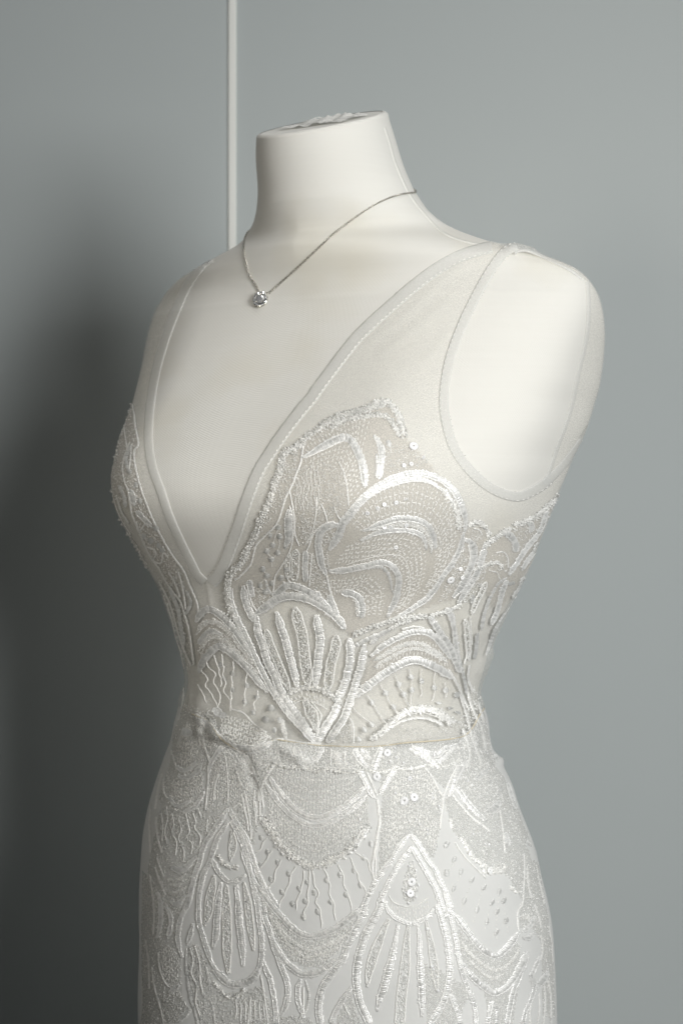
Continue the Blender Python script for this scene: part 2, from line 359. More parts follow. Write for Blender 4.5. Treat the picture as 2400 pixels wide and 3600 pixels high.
fold(T('O', [(10,1050),(200,900),(420,700),(560,585)]), .0012, 14)                # soft drape lines in the tulle
fold(T('O', [(60,1130),(260,980),(480,800)]), .0009, 16)
fold(T('O', [(330,1170),(410,1100),(470,1000)]), .0008, 16)
fold(T('O', [(860,490),(920,474),(990,490)]), .0035, 22)
fold(T('X', [(735,2050),(742,2085),(748,2120)]), .0016, 6)
fold(T('N', [(400,560),(330,900),(300,1200)]), .001, 16)
off = np.where(facing, off+.0007*np.sin(PX[..., 0]/23+PX[..., 1]/61)*np.clip((PX[..., 1]-2150)/200, 0, 1)*np.exp(-((dy+100)/160)**2), off)
off = off+np.clip((PX[..., 1]-2250)/300, 0, 1)*.0007*(np.sin(PX[..., 0]/71+PX[..., 1]/190)+np.sin(PX[..., 1]/83-PX[..., 0]/140+1)+.6*np.sin(PX[..., 0]/33+PX[..., 1]/57))/2.6+.0004*np.clip((PX[..., 1]-2250)/300, 0, 1)
DG = G+GN*off[..., None]
DN = grid_normals(DG)
SURF = Surf(DG.reshape(-1, 3), Q.reshape(-1, 4))
BODY = Surf(TG.reshape(-1, 3), quads(len(TG), NT).reshape(-1, 4))
FC = (DG[:-1]+np.roll(DG[:-1], -1, 1)+DG[1:]+np.roll(DG[1:], -1, 1))/4
FN = (GN[:-1]+np.roll(GN[1:], -1, 1)); FP = proj(FC)
ffront = ((np.array([0, -D, 0])-FC)*FN).sum(-1) > 0
fl = FC[..., 0]*lx+FC[..., 1]*ly; ff = FC[..., 0]*fx+FC[..., 1]*fy
MP = proj(world(-fl, ff, FC[..., 2]))
cut = np.where(ffront, inside(VPOLY, FP) | inside(APOLY, FP), False)
cut |= (~ffront) & inside(APOLY, MP) & (fl < 0)
cut |= (FC[..., 2] > .19) & ~ffront
cut |= (FP[..., 1] < 905) & (FP[..., 0] < 1600)
fsy = np.interp(FP[..., 0], seam_x, seam_y)
bodice_f = (~cut) & (FP[..., 1] < fsy)
skirt_f = FP[..., 1] >= fsy
def submesh(name, mask, Gv, Fq=None):
    fq = (Q if Fq is None else Fq)[mask]; u, inv = np.unique(fq.ravel(), return_inverse=True)
    return mesh(name, Gv.reshape(-1, 3)[u], inv.reshape(-1, 4))

dress = empty('wedding_dress', (0, 0, -1.2), label='ivory sleeveless V neck gown of sheer tulle and scalloped lace on the dress form', category='dress')
bpy.context.view_layer.update()
bodice = child('bodice', submesh('bodice', bodice_f, DG), M_tulle, dress, label='sheer tulle bodice with deep V neckline')
skirt_me = submesh('skirt', skirt_f, DG)
skirt = child('skirt', skirt_me, M_lining, dress)
# skirt continues to the floor below the picture
lowr = []
r0 = DG[-1]; c0 = r0.mean(0)
for z, k in ((-.48, 1), (-.56, .985), (-.66, .93), (-.78, .87), (-.90, .88), (-1.0, 1.02), (-1.10, 1.28), (-1.198, 1.6)):
    q = c0+(r0-c0)*k*(1+np.clip(-.8-z, 0, 1)*.25*np.sin(TH*9)[:, None]); q[:, 2] = z; lowr.append(q)
child('skirt_flare', mesh('skirt_flare', np.array(lowr).reshape(-1, 3), quads(len(lowr), NT).reshape(-1, 4)), M_lining, dress)
# beige net ground behind the bust motif
NETP = [T('A', [(185,2080),(150,1960),(135,1830),(140,1720),(250,1580),(340,1380),(480,1080),(570,820),(640,580),(790,480),(980,330),(1200,210),(1450,130)])+T('B', [(560,100),(650,220),(710,400),(860,560),(1000,740),(1170,900),(1260,1100),(1280,1250),(1400,1220),(1470,1300),(1340,1700),(1150,1900),(800,2000),(560,2091)])+T('E', [(700,310),(430,420),(300,330),(100,180),(0,110)])+T('D', [(1300,190),(1100,260),(900,420),(850,300),(760,160)]),
        T('Q', [(250,120),(300,300),(315,420),(290,600),(440,1040),(640,1400),(560,1560),(400,1300),(250,950),(120,900),(85,620),(200,260)]),
        T('C', [(640,900),(850,740),(1060,650),(1340,390),(1250,640),(1100,980),(950,1250),(820,1440),(700,1600),(560,1300),(460,1300),(560,1000)]),
        T('E', [(580,560),(820,390),(980,370),(1180,560),(1240,740),(1060,640),(880,590),(480,840)]),
        T('D', [(380,560),(480,380),(620,450),(860,780),(1000,1080),(760,800),(560,700),(390,900)])]
m_ = np.zeros(FP.shape[:-1], bool)
for p in NETP: m_ |= inside(p, FP)
m_ &= ffront
child('net_ground', submesh('net_ground', m_, DG+DN*.0003), M_net, bodice)

# ------------------------------------------------------------------ sewing: bands of real thread laid on the surface
BASE = .00035
def frame(p2, wpx, surf):
    """centre and both edges of a band on the surface"""
    t = np.gradient(p2, axis=0); t /= np.linalg.norm(t, axis=1, keepdims=True)+1e-9
    nn = np.stack([-t[:, 1], t[:, 0]], 1); hw = (wpx/2)[:, None]
    C, Nn, ok = surf.many(p2); L_, _, okl = surf.many(p2-nn*hw); R_, _, okr = surf.many(p2+nn*hw)
    Tt = np.gradient(C, axis=0); Tt /= np.linalg.norm(Tt, axis=1, keepdims=True)+1e-9
    Bb = np.cross(Tt, Nn); wm = (wpx/2*(D-.08)/F)[:, None]
    # the sense of B follows the picture's right-hand side
    sg = np.sign(((R_-L_)*Bb).sum(1)); sg = 1 if np.nansum(sg) >= 0 else -1
    Bb = Bb*sg
    badl = (~okl) | (np.linalg.norm(L_-C, axis=1) > 2.5*wm[:, 0]+.002); badr = (~okr) | (np.linalg.norm(R_-C, axis=1) > 2.5*wm[:, 0]+.002)
    L_[badl] = (C-Bb*wm)[badl]; R_[badr] = (C+Bb*wm)[badr]
    return C, L_, R_, Nn, Tt
def widths(n, wpx, taper):
    u = np.linspace(0, 1, n); ww = np.full(n, wpx, float)
    if taper == 'lens': ww = wpx*np.sqrt(np.clip(1-(2*u-1)**2, .02, 1))
    elif taper:
        a, b = taper; ww = wpx*np.minimum(1, np.minimum(.25+.75*u/a if a else 1+u*0, .25+.75*(1-u)/b if b else 1+u*0))
    return ww
def satin_geo(pts, wpx, taper=None, surf=None, pitch=6.4, jit=.16, slant=.16, hk=1.0, fray=.07):
    surf = surf or SURF
    p2, u = spline(pts, 3.0); ww = widths(len(p2), wpx, taper)
    C, L_, R_, Nn, Tt = frame(p2, ww, surf)
    n = max(3, int(u[-1]/pitch)); uu = (np.arange(n)+.5)/n*u[-1]+rng.normal(0, pitch*.07, n)
    sl = slant*np.interp(uu, u, ww)*(1+.3*rng.normal(size=n))*.5
    vs = np.array([-1, -.55, 0, .55, 1]); m = (D-.08)/F
    h0 = np.clip(.14*np.interp(uu, u, ww)*m, .00035, .00105)*hk*(1+.09*rng.normal(size=n))
    ext = 1+rng.normal(0, fray, (n, 2))+rng.exponential(jit*.5, (n, 2))
    rows = []; roll = rng.normal(0, .00009, n); lift = rng.normal(0, .00004, n)
    for k, v in enumerate(vs):
        cols = []
        for c, dd in enumerate((-.66, 0, .66)):
            ut = np.clip(uu+v*sl+dd*pitch*(1-.25*abs(v)), 0, u[-1])
            def ip(X): return np.stack([np.interp(ut, u, X[:, q]) for q in range(3)], 1)
            c_, l_, r_, n_ = ip(C), ip(L_), ip(R_), ip(Nn)
            e = np.where(v < 0, ext[:, 0], ext[:, 1])*abs(v)
            P = np.where(v < 0, c_+(l_-c_)*e[:, None], c_+(r_-c_)*e[:, None])
            h = BASE+h0*(1-v*v*.92)-(0.00036 if c != 1 else 0)+lift+(c-1)*roll
            cols.append(P+n_*h[:, None])
        rows.append(np.stack(cols, 1))
    V = np.stack(rows, 1)                                           # n x 5 x 3 x 3
    base = np.arange(n)[:, None, None]*15
    i, j = np.meshgrid(np.arange(4), np.arange(2), indexing='ij')
    q = np.stack([i*3+j, i*3+j+1, (i+1)*3+j+1, (i+1)*3+j], -1).reshape(1, -1, 4)
    return V.reshape(-1, 3), (base+q).reshape(-1, 4)
def thread_mesh(name, V, Fq, n0=None):
    me = mesh(name, V, Fq)
    if n0 is not None:
        ed = me.attributes.new('edge', 'FLOAT', 'POINT'); tone = np.repeat(np.clip(rng.normal(.46, .36, n0//15), 0, 1), 15); ed.data.foreach_set('value', np.concatenate([tone, np.ones(len(V)-n0)]).astype(np.float32))
    q = np.asarray(V).reshape(-1, 5, 3, 3); t = np.gradient(q, axis=1); t /= np.linalg.norm(t, axis=-1, keepdims=True)+1e-9
    at = me.attributes.new('thread_dir', 'FLOAT_VECTOR', 'POINT'); at.data.foreach_set('vector', t.reshape(-1).astype(np.float32))
    return me
def join(gs):
    V, Fq, o = [], [], 0
    for v, f in gs: V.append(v); Fq.append(f+o); o += len(v)
    return np.vstack(V), np.vstack(Fq)
def crumbs_geo(P2, size, surf=None, asp=2.2, hgt=.0006, ang=None, jit=1.2, spr=.35):
    """little raised stitches: a roof of four faces each"""
    surf = surf or SURF
    C, Nn, ok = surf.many(P2); C, Nn, P2 = C[ok], Nn[ok], np.asarray(P2)[ok]
    n = len(C); m = (D-.08)/F
    if n == 0: return np.zeros((0, 3)), np.zeros((0, 4), int)
    a = rng.uniform(0, np.pi, n) if ang is None else (np.asarray(ang)[ok] if np.ndim(ang) else ang)+rng.normal(0, jit, n)
    ref = np.stack([np.cos(a), 0*a, -np.sin(a)], 1); t = ref-Nn*(ref*Nn).sum(1, keepdims=True); t /= np.linalg.norm(t, axis=1, keepdims=True)+1e-9
    b = np.cross(Nn, t); s = size*m*rng.uniform(1-spr, 1+spr, n)[:, None]; L_ = s*asp/2; W = s/2
    h = hgt*rng.uniform(.5, 1.4, n)[:, None]; tl = rng.normal(0, .3, (n, 1))
    v = [C-t*L_+Nn*BASE*.5, C-b*W+Nn*BASE*.4, C+t*L_+Nn*BASE*.5, C+b*W+Nn*BASE*.4, C-t*L_*.45+Nn*(BASE+h*(1+tl)), C+t*L_*.45+Nn*(BASE+h*(1-tl))]
    V = np.stack(v, 1).reshape(-1, 3)
    f = np.array([[0, 1, 4, 4], [1, 2, 5, 4], [2, 3, 5, 5], [3, 0, 4, 5]])
    f = np.array([[0, 1, 5, 4], [1, 2, 5, 5], [2, 3, 4, 5], [3, 0, 4, 4]])
    # quads only: degenerate corners are split off below
    tri = np.array([[0, 1, 4], [1, 5, 4], [1, 2, 5], [2, 3, 5], [3, 4, 5], [3, 0, 4]])
    return V, (np.arange(n)[:, None, None]*6+tri[None]).reshape(-1, 3)
def strip_geo(pts, wpx, dash=0, gap=0, surf=None, hgt=.0005, wob=0):
    """a thin raised thread, running stitches if dash is set"""
    surf = surf or SURF
    p2, u = spline(pts, 3.5)
    if wob: 
        t = np.gradient(p2, axis=0); t /= np.linalg.norm(t, axis=1, keepdims=True)+1e-9
        ph = rng.uniform(0, 6); p2 = p2+np.stack([-t[:, 1], t[:, 0]], 1)*(np.sin(u/9+ph)*wob+rng.normal(0, wob*.4, len(u)))[:, None]
    C, Nn, ok = surf.many(p2)
    Tt = np.gradient(C, axis=0); Tt /= np.linalg.norm(Tt, axis=1, keepdims=True)+1e-9
    B = np.cross(Tt, Nn)*(wpx/2*(D-.08)/F*(1+.2*rng.normal(size=len(u))))[:, None]
    hh = np.full(len(u), hgt)
    if dash:
        ph = ((u+rng.uniform(0, dash)) % (dash+gap))/dash; hh = np.where(ph < 1, hgt*np.sqrt(np.clip(4*ph*(1-ph), 0, 1)), -.0004)
    V = np.stack([C-B+Nn*(hh*.15+BASE*.3)[:, None], C+Nn*(hh+BASE*.4)[:, None], C+B+Nn*(hh*.15+BASE*.3)[:, None]], 1)
    i = np.arange(len(u)-1)
    keep = ok[:-1] & ok[1:]
    if dash: keep &= (hh[:-1] > -.0003) & (hh[1:] > -.0003)
    i = i[keep]*3
    return V.reshape(-1, 3), np.concatenate([np.stack([i, i+1, i+4, i+3], 1), np.stack([i+1, i+2, i+5, i+4], 1)])
def par(y): return bodice if y < 2612 else skirt
def which(pts):
    c = np.mean(np.array(pts), 0); return bodice if c[1] < np.interp(c[0], seam_x, seam_y) else skirt
def band(z, pts, w_, taper=(.08, .08), name='embroidered_band', m=None, **k):
    p = T(z, pts); wpx = w_/ZO[z][2]*(.84 if w_ >= 38 else .95)
    V, Fq = satin_geo(p, wpx, taper, **k); n0 = len(V)
    if name == 'embroidered_band' and w_ >= 38:
        p2, u = spline(p, 3.0); ww = widths(len(p2), wpx, taper); t = np.gradient(p2, axis=0); t /= np.linalg.norm(t, axis=1, keepdims=True)+1e-9
        nn = np.stack([-t[:, 1], t[:, 0]], 1); gs = [(V, Fq)]
        for s_ in (-.5, .5):
            e = p2+nn*((ww*s_)+rng.normal(0, .5, len(ww)))[:, None]; e = e[::4] if len(e) > 12 else e
            gs.append(satin_geo(e, 4.4, None, pitch=6, slant=1.0, jit=.9, fray=.4, hk=1.6))
        V, Fq = join(gs)
    return child(name, thread_mesh(name, V, Fq, n0), m or M_thread, which(p))
def cord(z, pts, w_, **k):
    kw = dict(pitch=4.0, slant=.9, hk=1.5, jit=.12, fray=.12); kw.update(k)
    return band(z, pts, w_, None, 'chain_stitch_cord', M_cord, **kw)
def fuzzy(z, pts, w_, taper=(.05, .05)):
    p = T(z, pts); wpx = w_/ZO[z][2]
    V, Fq = satin_geo(p, wpx*.72, taper, jit=.5, slant=.5, fray=.22, hk=.9)
    p2, u = spline(p, 2.2); pp = np.repeat(p2, max(1, int(wpx/9)), 0); t = np.gradient(p2, axis=0); an = np.arctan2(t[:, 1], t[:, 0])
    pp = pp+rng.uniform(-.55, .55, pp.shape)*wpx*.9
    o = child('fringed_border', thread_mesh('fringed_border', V, Fq), M_cord, which(p))
    Vc, Fcr = crumbs_geo(pp, 3.2, asp=2.6, hgt=.0012)
    child('border_stitches', mesh('border_stitches', Vc, Fcr, False), M_seed, o.parent, kind='stuff')
    return o
def beads(z, pts, w_, taper=(.1, .15), edges=True, dens=1.0):
    p = T(z, pts); wpx = w_/ZO[z][2]
    p2, u = spline(p, 3.0); ww = widths(len(p2), wpx, taper)
    t = np.gradient(p2, axis=0); t /= np.linalg.norm(t, axis=1, keepdims=True)+1e-9; nn = np.stack([-t[:, 1], t[:, 0]], 1)
    n = int(u[-1]*ww.mean()/24*dens); k = rng.integers(0, len(p2), n)
    P = p2[k]+nn[k]*(rng.uniform(-.5, .5, n)*ww[k]*.9)[:, None]+t[k]*rng.uniform(-2, 2, n)[:, None]
    V, Fcr = crumbs_geo(P, 3.6, asp=1.9, hgt=.0006)
    gs = []
    if edges:
        for s in (-.5, .5):
            e = p2+nn*(ww*s)[:, None]; gs.append(satin_geo(e[::4] if len(e) > 12 else e, 5.2, None, pitch=4, slant=.8, jit=.3, fray=.15, hk=1.3))
    o = child('beaded_band', thread_mesh('beaded_band', *(join(gs) if gs else satin_geo(p, wpx*.8, taper, hk=.4, fray=.1))), M_cord, which(p))
    child('bead_stitches', mesh('bead_stitches', V, Fcr, False), M_seed, o.parent, kind='stuff')
SEEDPOLY = []
SEEDS = {'bodice': [], 'skirt': []}; FINE = {'bodice': [], 'skirt': []}
def seeds(z, poly, dens=1.0, size=2.8, ang=None, jit=.5, asp=2.2):
    p = np.array(T(z, poly)); SEEDPOLY.append(p); lo, hi = p.min(0), p.max(0); n = int((hi-lo).prod()/25*dens)
    P = rng.uniform(lo, hi, (n, 2)); P = P[inside(p, P)]
    SEEDS[which(p).name].append(crumbs_geo(P, size, asp=asp, hgt=.00038, ang=ang, jit=jit))
def line(z, pts, w_=3.0, dash=0, gap=0, wob=0, hgt=.0005):
    p = T(z, pts); w_ = w_ if w_ < 3.3 else 2.2+.35*w_; FINE[which(p).name].append(strip_geo(p, w_, dash, gap, hgt=hgt, wob=wob))
def net(z, a, b, nr, nc, dash=15, gap=4, w_=3.7):
    pa, _ = spline(T(z, a), 4); pb, _ = spline(T(z, b), 4)
    f = np.linspace(0, 1, 60)
    ra = np.stack([np.interp(f, np.linspace(0, 1, len(pa)), pa[:, q]) for q in (0, 1)], 1); rb = np.stack([np.interp(f, np.linspace(0, 1, len(pb)), pb[:, q]) for q in (0, 1)], 1)
    key = which(np.vstack([pa, pb])).name
    for k in range(nr):
        g = (k+.5)/nr; q = [np.array([np.interp(g, f, r[:, c]) for c in (0, 1)]) for r in (ra, rb)]
        FINE[key].append(strip_geo([q[0], (q[0]+q[1])/2+rng.normal(0, 2, 2), q[1]], w_, dash, gap, wob=.8))
    for k in range(1, nc+1):
        g = k/(nc+1); c = ra*(1-g)+rb*g
        FINE[key].append(strip_geo(c[::4], w_, dash, gap, wob=.8))
def dot(z, x, y, w_=50, l_=60, ang=80):
    c = np.array(T(z, [(x, y)])[0]); s = ZO[z][2]; a = math.radians(ang+random.uniform(-14, 14)); d = np.array([math.cos(a), math.sin(a)])*l_/s/2
    pts = [c-d, c, c+d]
    V, Fq = satin_geo(pts, w_/s*random.uniform(.9, 1.1), 'lens', pitch=3.6, slant=.1, hk=1.1, fray=.08)
    child('thread_dot', thread_mesh('thread_dot', V, Fq), M_thread, which(pts))
def dots(z, lst, w_=46, l_=62, ang=80):
    for x, y in lst: dot(z, x, y, w_, l_, ang)
def sequin_mesh():
    V, Fq = [], []; ns = 20; prof = [(.16, .00), (.2, .05), (.6, .10), (.92, .03), (1.0, -.06), (.9, -.08), (.2, -.03)]
    for r, h in prof:
        for k in range(ns): V.append((r*math.cos(2*math.pi*k/ns), r*math.sin(2*math.pi*k/ns), h))
    n = len(prof)
    for i in range(n):
        for k in range(ns): Fq.append((i*ns+k, i*ns+(k+1) % ns, ((i+1) % n)*ns+(k+1) % ns, ((i+1) % n)*ns+k))
    return mesh('sequin', V, Fq)
SEQ = sequin_mesh(); SEQ.materials.append(M_sequin)
def glass_bead_mesh():
    bm = bmesh.new(); bmesh.ops.create_icosphere(bm, subdivisions=1, radius=1); me = bpy.data.meshes.new('glass_bead'); bm.to_mesh(me); bm.free()
    me.materials.append(M_sequin); return me
BEAD = glass_bead_mesh()
def place(name, me, z, x, y, r, tilt=.12, lift=.0010):
    px = T(z, [(x, y)])[0]; h, n, ok = SURF.at(*px)
    if not ok: return
    n = (n+Vector((random.gauss(0, tilt), random.gauss(0, tilt), random.gauss(0, tilt)))).normalized()
    o = bpy.data.objects.new(name, me); COL.objects.link(o); p = which([px]); o.parent = p
    s = r/ZO[z][2]*(D-.08)/F
    o.location = h+n*lift; o.rotation_euler = n.to_track_quat('Z', 'Y').to_euler(); o.scale = (s, s, s)
def sequins(z, lst):
    for x, y, r in lst: place('sequin', SEQ, z, x, y, r)
def sparks(z, lst, r=11):
    for x, y in lst: place('glass_bead', BEAD, z, x, y, r*random.uniform(.7, 1.2), lift=.0007)

# ------------------------------------------------------------------ lace: bust motif
fuzzy('A', [(185,2080),(150,1960),(135,1830),(140,1720),(185,1640),(250,1580),(290,1480),(340,1380),(400,1270),(430,1180),(480,1080),(530,960),(570,820),(610,720),(635,620),(640,570),(700,540),(790,480),(880,400),(980,330),(1080,260),(1200,210),(1330,180),(1450,130),(1535,90),(1600,95),(1655,150),(1695,220),(1725,300),(1755,400)], 62)
fuzzy('B', [(20,330),(150,260),(280,230),(400,215),(480,205),(560,240),(620,320),(660,410)], 50)
fuzzy('B', [(30,290),(180,200),(320,170),(430,140),(540,110)], 50)
cord('A', [(830,470),(815,560),(800,650),(760,750),(720,860),(660,980),(590,1190),(500,1290),(400,1390),(370,1480),(340,1580),(240,1690),(195,1720)], 22)
band('A', [(820,600),(900,560),(1000,500),(1100,450),(1200,415),(1270,450),(1320,540),(1360,640),(1385,760),(1390,880)], 72, (.25,.1), hk=1.2)
band('B', [(430,390),(480,480),(500,570),(490,680),(470,800)], 58, (.3,.1))
band('B', [(450,560),(455,660),(450,790)], 26)
band('A', [(695,1070),(690,1200),(690,1330),(655,1440)], 80, (.2,.4))
cord('A', [(700,1040),(735,1150),(735,1280),(720,1390),(690,1480),(640,1570),(570,1680),(555,1780),(545,1860)], 16)
cord('A', [(700,900),(720,1000),(745,1150),(750,1300),(790,1410)], 13)
cord('A', [(950,960),(945,1080),(930,1180),(900,1300),(840,1400)], 14)
cord('A', [(990,1020),(1030,1120),(1050,1200)], 11); cord('A', [(1110,1050),(1140,1130),(1180,1180)], 10)
cord('A', [(1150,640),(1200,740),(1230,900),(1240,1040)], 14)
seeds('A', [(760,700),(1000,640),(1180,700),(1220,900),(1240,1050),(1050,1180),(960,1250),(860,1400),(800,1400),(740,1100),(720,950)], .75, 2.6)
seeds('A', [(800,1150),(900,1150),(890,1330),(820,1400)], .8, 2.6)
seeds('A', [(620,660),(780,520),(760,720),(650,1000),(540,1150),(420,1330),(330,1520),(200,1680),(240,1580),(400,1280),(520,1000)], .8, 3.0)
seeds('A', [(840,460),(1100,300),(1300,260),(1400,330),(1250,410),(1050,440)], .35, 2.6)
net('A', [(830,630),(1000,520),(1180,460),(1280,520),(1340,700),(1380,880)], [(850,780),(1000,680),(1130,660),(1190,760),(1215,900),(1235,1040)], 20, 2)
net('A', [(800,500),(950,400),(1100,310),(1300,240),(1450,250)], [(860,570),(1000,480),(1100,430),(1250,410),(1370,560)], 18, 0)
for k in range(7): line('A', [(740+k*36,800-k*18),(770+k*34,900-k*14),(750+k*36,1000-k*12),(770+k*34,1080)], 3, wob=2.2)
dots('A', [(595,1235),(520,1310),(610,1320),(545,1400),(490,1455),(590,1470),(535,1530),(455,1620),(675,1625),(490,1680),(620,1700),(430,1770),(540,1750),(480,1830)], 56, 56, 90)
for a in ([(595,1235),(545,1400),(490,1455),(535,1530),(545,1600)],[(610,1320),(590,1470),(535,1530)],[(455,1620),(490,1680),(430,1770),(480,1830)]): line('A', a, 3, wob=1.5)
band('A', [(540,1870),(600,1830),(680,1770),(780,1790),(870,1830),(950,1890),(1020,1950),(1080,2060)], 66, hk=1.1)
band('D', [(905,420),(1000,350),(1130,270),(1250,250),(1400,280),(1500,330),(1568,372),(1640,430),(1700,500),(1735,560)], 74, hk=1.1)
band('E', [(70,90),(140,125),(200,165),(260,225)], 42, hk=1.2)
beads('A', [(620,1900),(700,1850),(820,1860),(940,1930),(1010,2000)], 40, edges=False)
seeds('A', [(250,1720),(420,1800),(540,1880),(420,2020),(340,1960),(280,1800)], .5, 3)
band('A', [(330,1720),(340,1800),(370,1880)], 50); band('A', [(480,1720),(500,1800),(540,1860)], 30)
beads('A', [(755,1440),(752,1600),(742,1740)], 62); beads('A', [(700,1480),(680,1580),(690,1720)], 40)
band('A', [(850,1450),(840,1600),(850,1740)], 50); cord('A', [(905,1480),(890,1650),(880,1780)], 16)
band('A', [(1150,1215),(1050,1225),(985,1285),(960,1380),(975,1480),(1000,1600),(1040,1680)], 62, (.1,.2))
band('A', [(1060,1440),(1140,1330),(1180,1220),(1205,1130)], 66, (.2,.1)); cord('A', [(1110,1180),(1000,1215),(920,1290),(880,1400),(850,1460)], 18)
seeds('A', [(930,1300),(1060,1250),(1130,1300),(1040,1440),(1080,1560),(1040,1660),(960,1500)], .8, 3)
seeds('A', [(880,1460),(980,1480),(1010,1640),(1060,1780),(1090,1960),(960,1880),(880,1820)], .8, 3)
cord('A', [(1040,1680),(1060,1780),(1090,1880),(1130,1980),(1150,2070)], 26)
band('A', [(890,1850),(940,1840),(990,1880)], 40); 
# the big shell
band('B', [(20,1450),(70,1370),(120,1250),(190,1130),(280,1015),(400,905),(520,825),(650,770),(780,742),(900,748),(1020,790),(1110,850),(1180,930),(1230,1040),(1262,1160),(1262,1290)], 56, (.1,.1), hk=1.3)
band('B', [(170,1210),(230,1110),(310,1010),(430,915),(550,855),(680,815),(790,797),(890,806),(980,842),(1060,905)], 44, (.1,.2), hk=1.3)
fuzzy('B', [(1050,880),(1110,950),(1160,1040),(1195,1140),(1215,1260)], 60)
band('B', [(1250,1280),(1225,1400),(1180,1510),(1120,1610),(1050,1700),(990,1800),(910,1895),(820,1955),(700,2030),(600,2085)], 46, (.1,.2))
cord('B', [(1215,1390),(1150,1530),(1070,1640),(1010,1740),(950,1830),(860,1910)], 18)
band('B', [(330,1270),(420,1235),(520,1195),(640,1162),(760,1160),(860,1182),(935,1240),(975,1340),(990,1440)], 56, (.25,.15))
band('B', [(300,1360),(440,1295),(560,1270),(700,1265),(820,1290),(885,1340),(912,1450)], 40, (.25,.2))
beads('B', [(400,1270),(540,1232),(680,1215),(800,1220),(890,1270),(940,1370),(955,1470)], 50, edges=False)
band('B', [(10,1640),(130,1635),(250,1615),(370,1590),(470,1562),(560,1572),(622,1625),(655,1710),(645,1810),(625,1900),(585,1990),(545,2070)], 56, (.1,.1), hk=1.3)
band('B', [(300,1630),(400,1608),(490,1600),(550,1650),(580,1730),(590,1800),(610,1850)], 34, (.3,.3))
net('B', [(200,1190),(330,1030),(520,890),(760,830),(960,880),(1100,990),(1180,1150),(1180,1350),(1080,1620),(900,1860)], [(330,1290),(440,1245),(560,1200),(740,1190),(860,1210),(950,1310),(985,1440),(985,1560),(940,1700),(840,1850)], 44, 3)
net('B', [(200,1380),(440,1310),(700,1290),(860,1340),(900,1480),(900,1640),(850,1800),(720,1990)], [(60,1570),(300,1560),(480,1530),(600,1560),(690,1650),(700,1780),(660,1900),(600,2040)], 38, 4)
net('B', [(20,1690),(200,1695),(400,1670),(510,1750),(530,1880),(490,2050)], [(40,1860),(180,1830),(280,1860),(330,1930),(340,2050)], 24, 4)
line('B', [(180,1580),(300,1540),(480,1500),(620,1490),(700,1520),(750,1640),(760,1770),(720,1900),(640,1990)], 3.2)
seeds('B', [(1080,960),(1180,1180),(1180,1380),(1060,1640),(1000,1500),(1010,1250)], .45, 2.4)
band('B', [(130,1835),(230,1850),(300,1900),(320,1990),(310,2075)], 66, hk=.9); beads('B', [(230,1880),(270,1940),(280,2060)], 40, edges=False)
band('B', [(10,1860),(50,1960),(90,2070)], 60)
seeds('B', [(540,480),(720,480),(860,560),(930,640),(800,700),(600,740),(500,700)], .6, 2.8)
sequins('B', [(790,495,40),(1130,1720,36)])
for x,y in [(885,600),(700,670),(770,660),(370,1105),(465,1060),(520,1030),(630,1010),(720,985),(630,1420),(520,1240),(580,1230),(720,1215),(1235,1700),(1220,1620)]: place('sequin', SEQ, 'B', x, y, 20, .35)
dots('B', [(565,470)], 50, 75, 80); cord('B', [(580,510),(580,560)], 10)
band('B', [(1255,1350),(1315,1375),(1345,1450),(1330,1560),(1280,1680),(1230,1780),(1150,1885)], 58, (.15,.15), hk=1.2)
cord('B', [(1290,1400),(1310,1500),(1290,1610),(1250,1700)], 18)
seeds('B', [(1230,1410),(1290,1440),(1300,1600),(1220,1740),(1100,1880),(1000,1940),(1080,1760),(1180,1560)], .8, 3)
fuzzy('B', [(1290,1230),(1350,1190),(1420,1210),(1470,1270),(1480,1330)], 42); cord('B', [(1340,1250),(1390,1260),(1420,1310)], 14)
seeds('B', [(1290,1260),(1400,1240),(1430,1330),(1370,1400),(1320,1350)], .7, 2.8)
band('B', [(1450,1370),(1410,1550),(1350,1700),(1250,1850),(1190,1960)], 52, (.2,.2))
# lace running up under the arm
fuzzy('C', [(590,900),(680,830),(780,760),(850,735)], 50); fuzzy('C', [(870,690),(960,680),(1040,640),(1120,590),(1200,520),(1280,450),(1335,385)], 55)
band('C', [(780,770),(850,830),(885,900),(880,970)], 66, hk=1.2); band('C', [(1000,680),(1045,700),(1030,770)], 55)
band('C', [(1200,560),(1155,700),(1100,800),(1020,900),(940,1010),(870,1120),(815,1200)], 44); band('C', [(800,1225),(720,1280),(660,1370),(610,1480),(570,1600),(540,1760)], 34)
band('C', [(590,950),(545,1020),(520,1130)], 56); fuzzy('C', [(470,1140),(560,1110),(650,1080),(720,1080),(755,1140)], 38)
cord('C', [(690,980),(760,970),(805,1030),(810,1130)], 14); cord('C', [(640,1160),(700,1180),(725,1245)], 13)
beads('C', [(590,1270),(545,1380),(490,1480),(450,1590)], 42); band('C', [(800,1250),(760,1340),(730,1450),(700,1560),(640,1700)], 44)
band('C', [(900,1350),(860,1450),(800,1560),(740,1650),(680,1750),(640,1850),(590,2010)], 34); band('C', [(965,1215),(930,1330),(850,1440)], 40)
band('C', [(1110,870),(1080,960),(1000,1060),(945,1160)], 38); band('C', [(1010,880),(1100,830)], 30); band('C', [(1040,980),(960,1110)], 24)
dots('C', [(1090,905),(1060,965),(1180,600),(860,1280),(830,1290)], 40, 36, 20); dots('C', [(455,1440),(500,1830)], 34, 110, 100)
seeds('C', [(850,740),(1060,650),(1290,440),(1230,640),(1130,800),(960,980),(890,960)], .7, 3); seeds('C', [(560,1000),(820,980),(800,1200),(600,1180),(480,1220)], .35, 2.8)
seeds('C', [(450,1150),(600,1130),(560,1300),(430,1450),(330,1500)], .8, 3)
